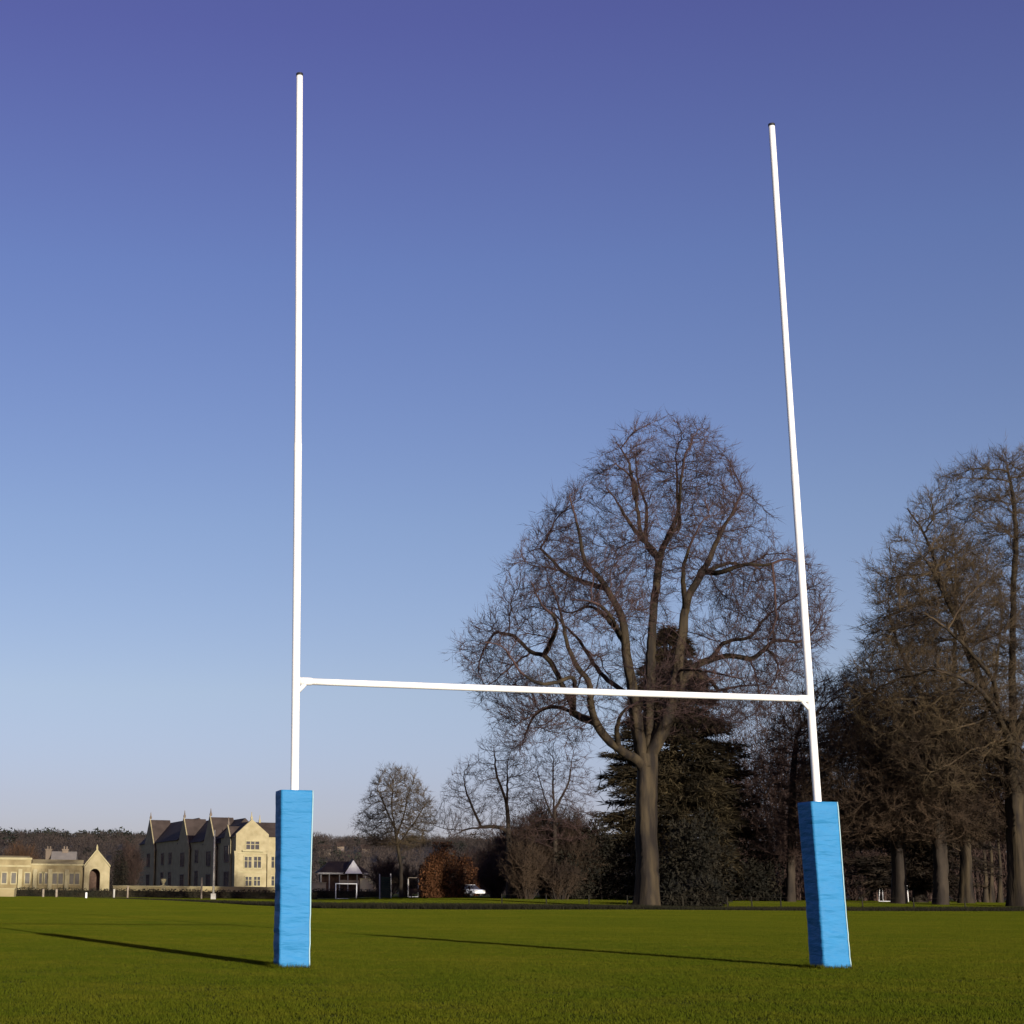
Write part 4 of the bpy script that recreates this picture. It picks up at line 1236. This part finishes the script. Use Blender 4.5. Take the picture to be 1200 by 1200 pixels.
hedge('hedge', 'low dark hedge behind the goal, in front of the pavilion', 366, 446, 182, 1040.5, 2)
hedge('hedge', 'dark hedge under the copper bushes', 497, 545, 162, 1040, 3)

# small posts along the left hedge
def small_post(px, top, bot_Y, r, m, label, grp='short posts in front of the left hedge', cat='post'):
    b_ = gbase(px, bot_Y); t = thing('marker_post', label, cat, b_, 0, grp)
    ht = at(px, top, bot_Y)[2]
    mb = MB(); mb.tube([(0, 0, -.1), (0, 0, ht)], r, 8); mb.build('shaft', m, t, smooth=False)
    cp_ = MB(); cp_.tube([(0, 0, ht), (0, 0, ht + .05)], [r * 1.25, r * .8], 8); cp_.build('cap', m, t)
    return t
small_post(50.5, 1042.5, 152, .11, M['wood'], 'grey timber post in front of the hedge, left of the pair')
small_post(66, 1042.5, 152, .11, M['wood'], 'grey timber post in front of the hedge, right of the pair')
small_post(101, 1046.5, 140, .09, M['white'], 'shortest white post in front of the hedge, below the porch arch')
small_post(133.5, 1042.5, 146, .09, M['offwhite'], 'white post in front of the hedge, just right of the porch')
small_post(149.5, 1039, 150, .08, M['wood'], 'brown post in front of the hedge, left of the school hall corner')
small_post(236, 1029, 148, .08, M['wood'], 'brownish post a little left of the tall white pole')
small_post(502.5, 1040, 158, .11, M['white'], 'short white post in front of the copper bushes', None)
small_post(445, 1027.5, 140, .05, M['steel'], 'thin grey post at the left side of the green screen', 'thin posts round the green screen')
small_post(458, 1027.5, 139, .05, M['steel'], 'thin grey post at the right side of the green screen', 'thin posts round the green screen')

b_ = gbase(250, 140); fp = thing('pole', 'tall slim white pole on the grass in front of the school hall', 'pole', b_)
ht = at(250, 974, 140)[2]
MB().tube([(0, 0, -.1), (0, 0, ht * .5), (0, 0, ht)], [.10, .085, .06], 10).build('shaft', M['offwhite'], fp, smooth=True)
MB().tube([(0, 0, ht), (0, 0, ht + .12)], [.085, .05], 10).build('cap', M['offwhite'], fp)
MB().box(-.22, .22, -.22, .22, 0, .5).build('foot', M['offwhite'], fp, bevel=.03)

b_ = gbase(191, 205); ur = thing('stone_urn', 'pale stone urn on a pedestal in front of the dark school wall', 'urn', b_)
z1 = at(191, 1037.5, 205)[2]
MB().box(-.28, .28, -.28, .28, 0, z1 * .86).box(-.36, .36, -.36, .36, z1 * .86, z1).build('pedestal', M['stone_trim'], ur)
prof = [(.16, 0), (.2, .05), (.1, .15), (.26, .35), (.36, .6), (.34, .7), (.42, .78), (.36, .8)]
MB().tube([(0, 0, z1 + z) for r, z in prof], [r for r, z in prof], 12).build('bowl', M['stone_trim'], ur, smooth=True)

# small goals
def mini_goal(pxa, pxb, top, Y, label, deep=1.0, mt_='white'):
    a = gbase(pxa, Y); b_ = gbase(pxb, Y); w_ = b_[0] - a[0]; ht = at(pxa, top, Y)[2] - a[2]
    t = thing('small_goal', label, 'goal', a, 0, 'small white goals beyond the pitch')
    r = .042 if mt_ == 'white' else .03
    for x in (0, w_):
        MB().tube([(x, 0, -.05), (x, 0, ht - r)], r, 8).build('post', M[mt_], t, smooth=True)
        MB().tube([(x, 0.06, ht - .05), (x, deep * .5, ht - .1), (x, deep, .05)], .03, 6).build('stay', M['white'], t)
    MB().tube([(-r, 0, ht), (w_ + r, 0, ht)], r, 8).build('crossbar', M[mt_], t, smooth=True)
    MB().tube([(0, deep, .05), (w_, deep, .05)], .03, 6).build('ground_bar', M['white'], t)
    return t
mini_goal(393.5, 418, 1035.5, 158, 'small white goal in front of the pavilion')
mini_goal(1034.5, 1064, 1035.5, 140, 'white goal partly hidden behind the left cedar trunk')
mini_goal(479, 491, 1028.5, 150, 'narrow greyish goal at the foot of the small bare tree', mt_='wood')

b_ = gbase(447.5, 138); sc = thing('sight_screen', 'dark green slatted screen standing left of the small bare tree', 'screen', b_)
w_ = 9.5 * 138 / F_PX; ht = at(450, 1029.5, 138)[2]
sm = MB()
for k in range(9):
    sm.box(0, w_, 0, .06, .12 + k * (ht - .15) / 9, .12 + (k + .88) * (ht - .15) / 9)
sm.build('slats', M['green_paint'], sc)
sf = MB(); sf.box(-.05, .03, -.03, .12, 0, ht); sf.box(w_ - .03, w_ + .05, -.03, .12, 0, ht); sf.box(-.1, .1, -.4, .5, 0, .08); sf.box(w_ - .1, w_ + .1, -.4, .5, 0, .08)
sf.build('frame', M['green_paint'], sc)

b_ = gbase(481, 134); bn = thing('bench', 'small dark bench on the grass right of the small bare tree', 'bench', b_)
w_ = 11 * 134 / F_PX
MB().box(0, w_, 0, .4, .40, .46).build('seat', M['door'], bn)
MB().box(0, w_, .40, .45, .48, .78).build('backrest', M['door'], bn)
for x in (.05, w_ - .13):
    MB().box(x, x + .08, .02, .44, 0, .39).build('leg', M['door'], bn)

# cars behind the copper bushes
def car(px, Y, rz, paint, label):
    b_ = gbase(px, Y); t = thing('parked_car', label, 'car', b_, rz)
    body = MB(); body.extr([(-2.1, .35), (2.1, .35), (2.15, .62), (2.0, .82), (1.15, .92), (-1.75, .95), (-2.1, .85), (-2.15, .55)], 'y', -.85, .85)
    bo = body.build('body', M[paint], t, bevel=.08)
    cab = MB(); cab.hexa([(-1.8, -.78, .94), (1.1, -.78, .94), (1.1, .78, .94), (-1.8, .78, .94), (-1.3, -.62, 1.45), (.35, -.62, 1.45), (.35, .62, 1.45), (-1.3, .62, 1.45)])
    cab.build('cabin', M['glass'], t, bevel=.05)
    MB().box(-1.25, .32, -.61, .61, 1.452, 1.49).build('roof', M[paint], t, bevel=.015)
    for x in (-1.3, 1.3):
        for y in (-.8, .8):
            w = MB().tube([(x, y - .1, .32), (x, y + .1, .32)], .32, 14).build('wheel', M['tyre'], t)
            MB().tube([(x, y - .112, .32), (x, y + .112, .32)], .19, 10).build('rim', M['steel'], w)
    for y in (-.6, .6):
        MB().box(2.06, 2.16, y - .2, y + .2, .62, .76).build('headlight', M['offwhite'], t)
    return t
car(551, 212, math.radians(-58), 'car_white', 'white parked car below the copper bushes')

# wire fence in front of the trees
fe = thing('wire_fence', 'thin dark post and wire fence between lime tree and right goalpost', 'fence', gbase(588, 96))
o = gbase(588, 96)
posts = [gbase(p, y) - o for p, y in ((588, 96), (640, 95), (690, 94.5), (735, 94), (800, 93.5), (852, 93), (880.5, 93), (914.5, 94), (960, 95), (1010, 96), (1070, 97), (1130, 98))]
for p in posts:
    MB().box(p[0] - .03, p[0] + .03, p[1] - .03, p[1] + .03, p[2] - .1, p[2] + .62).build('fence_post', M['yew'], fe)
wi = MB()
for h_ in (.3, .58):
    wi.tube([(p[0], p[1] - .045, p[2] + h_) for p in posts], .004, 4)
wi.build('wire', M['bark_dark'], fe)
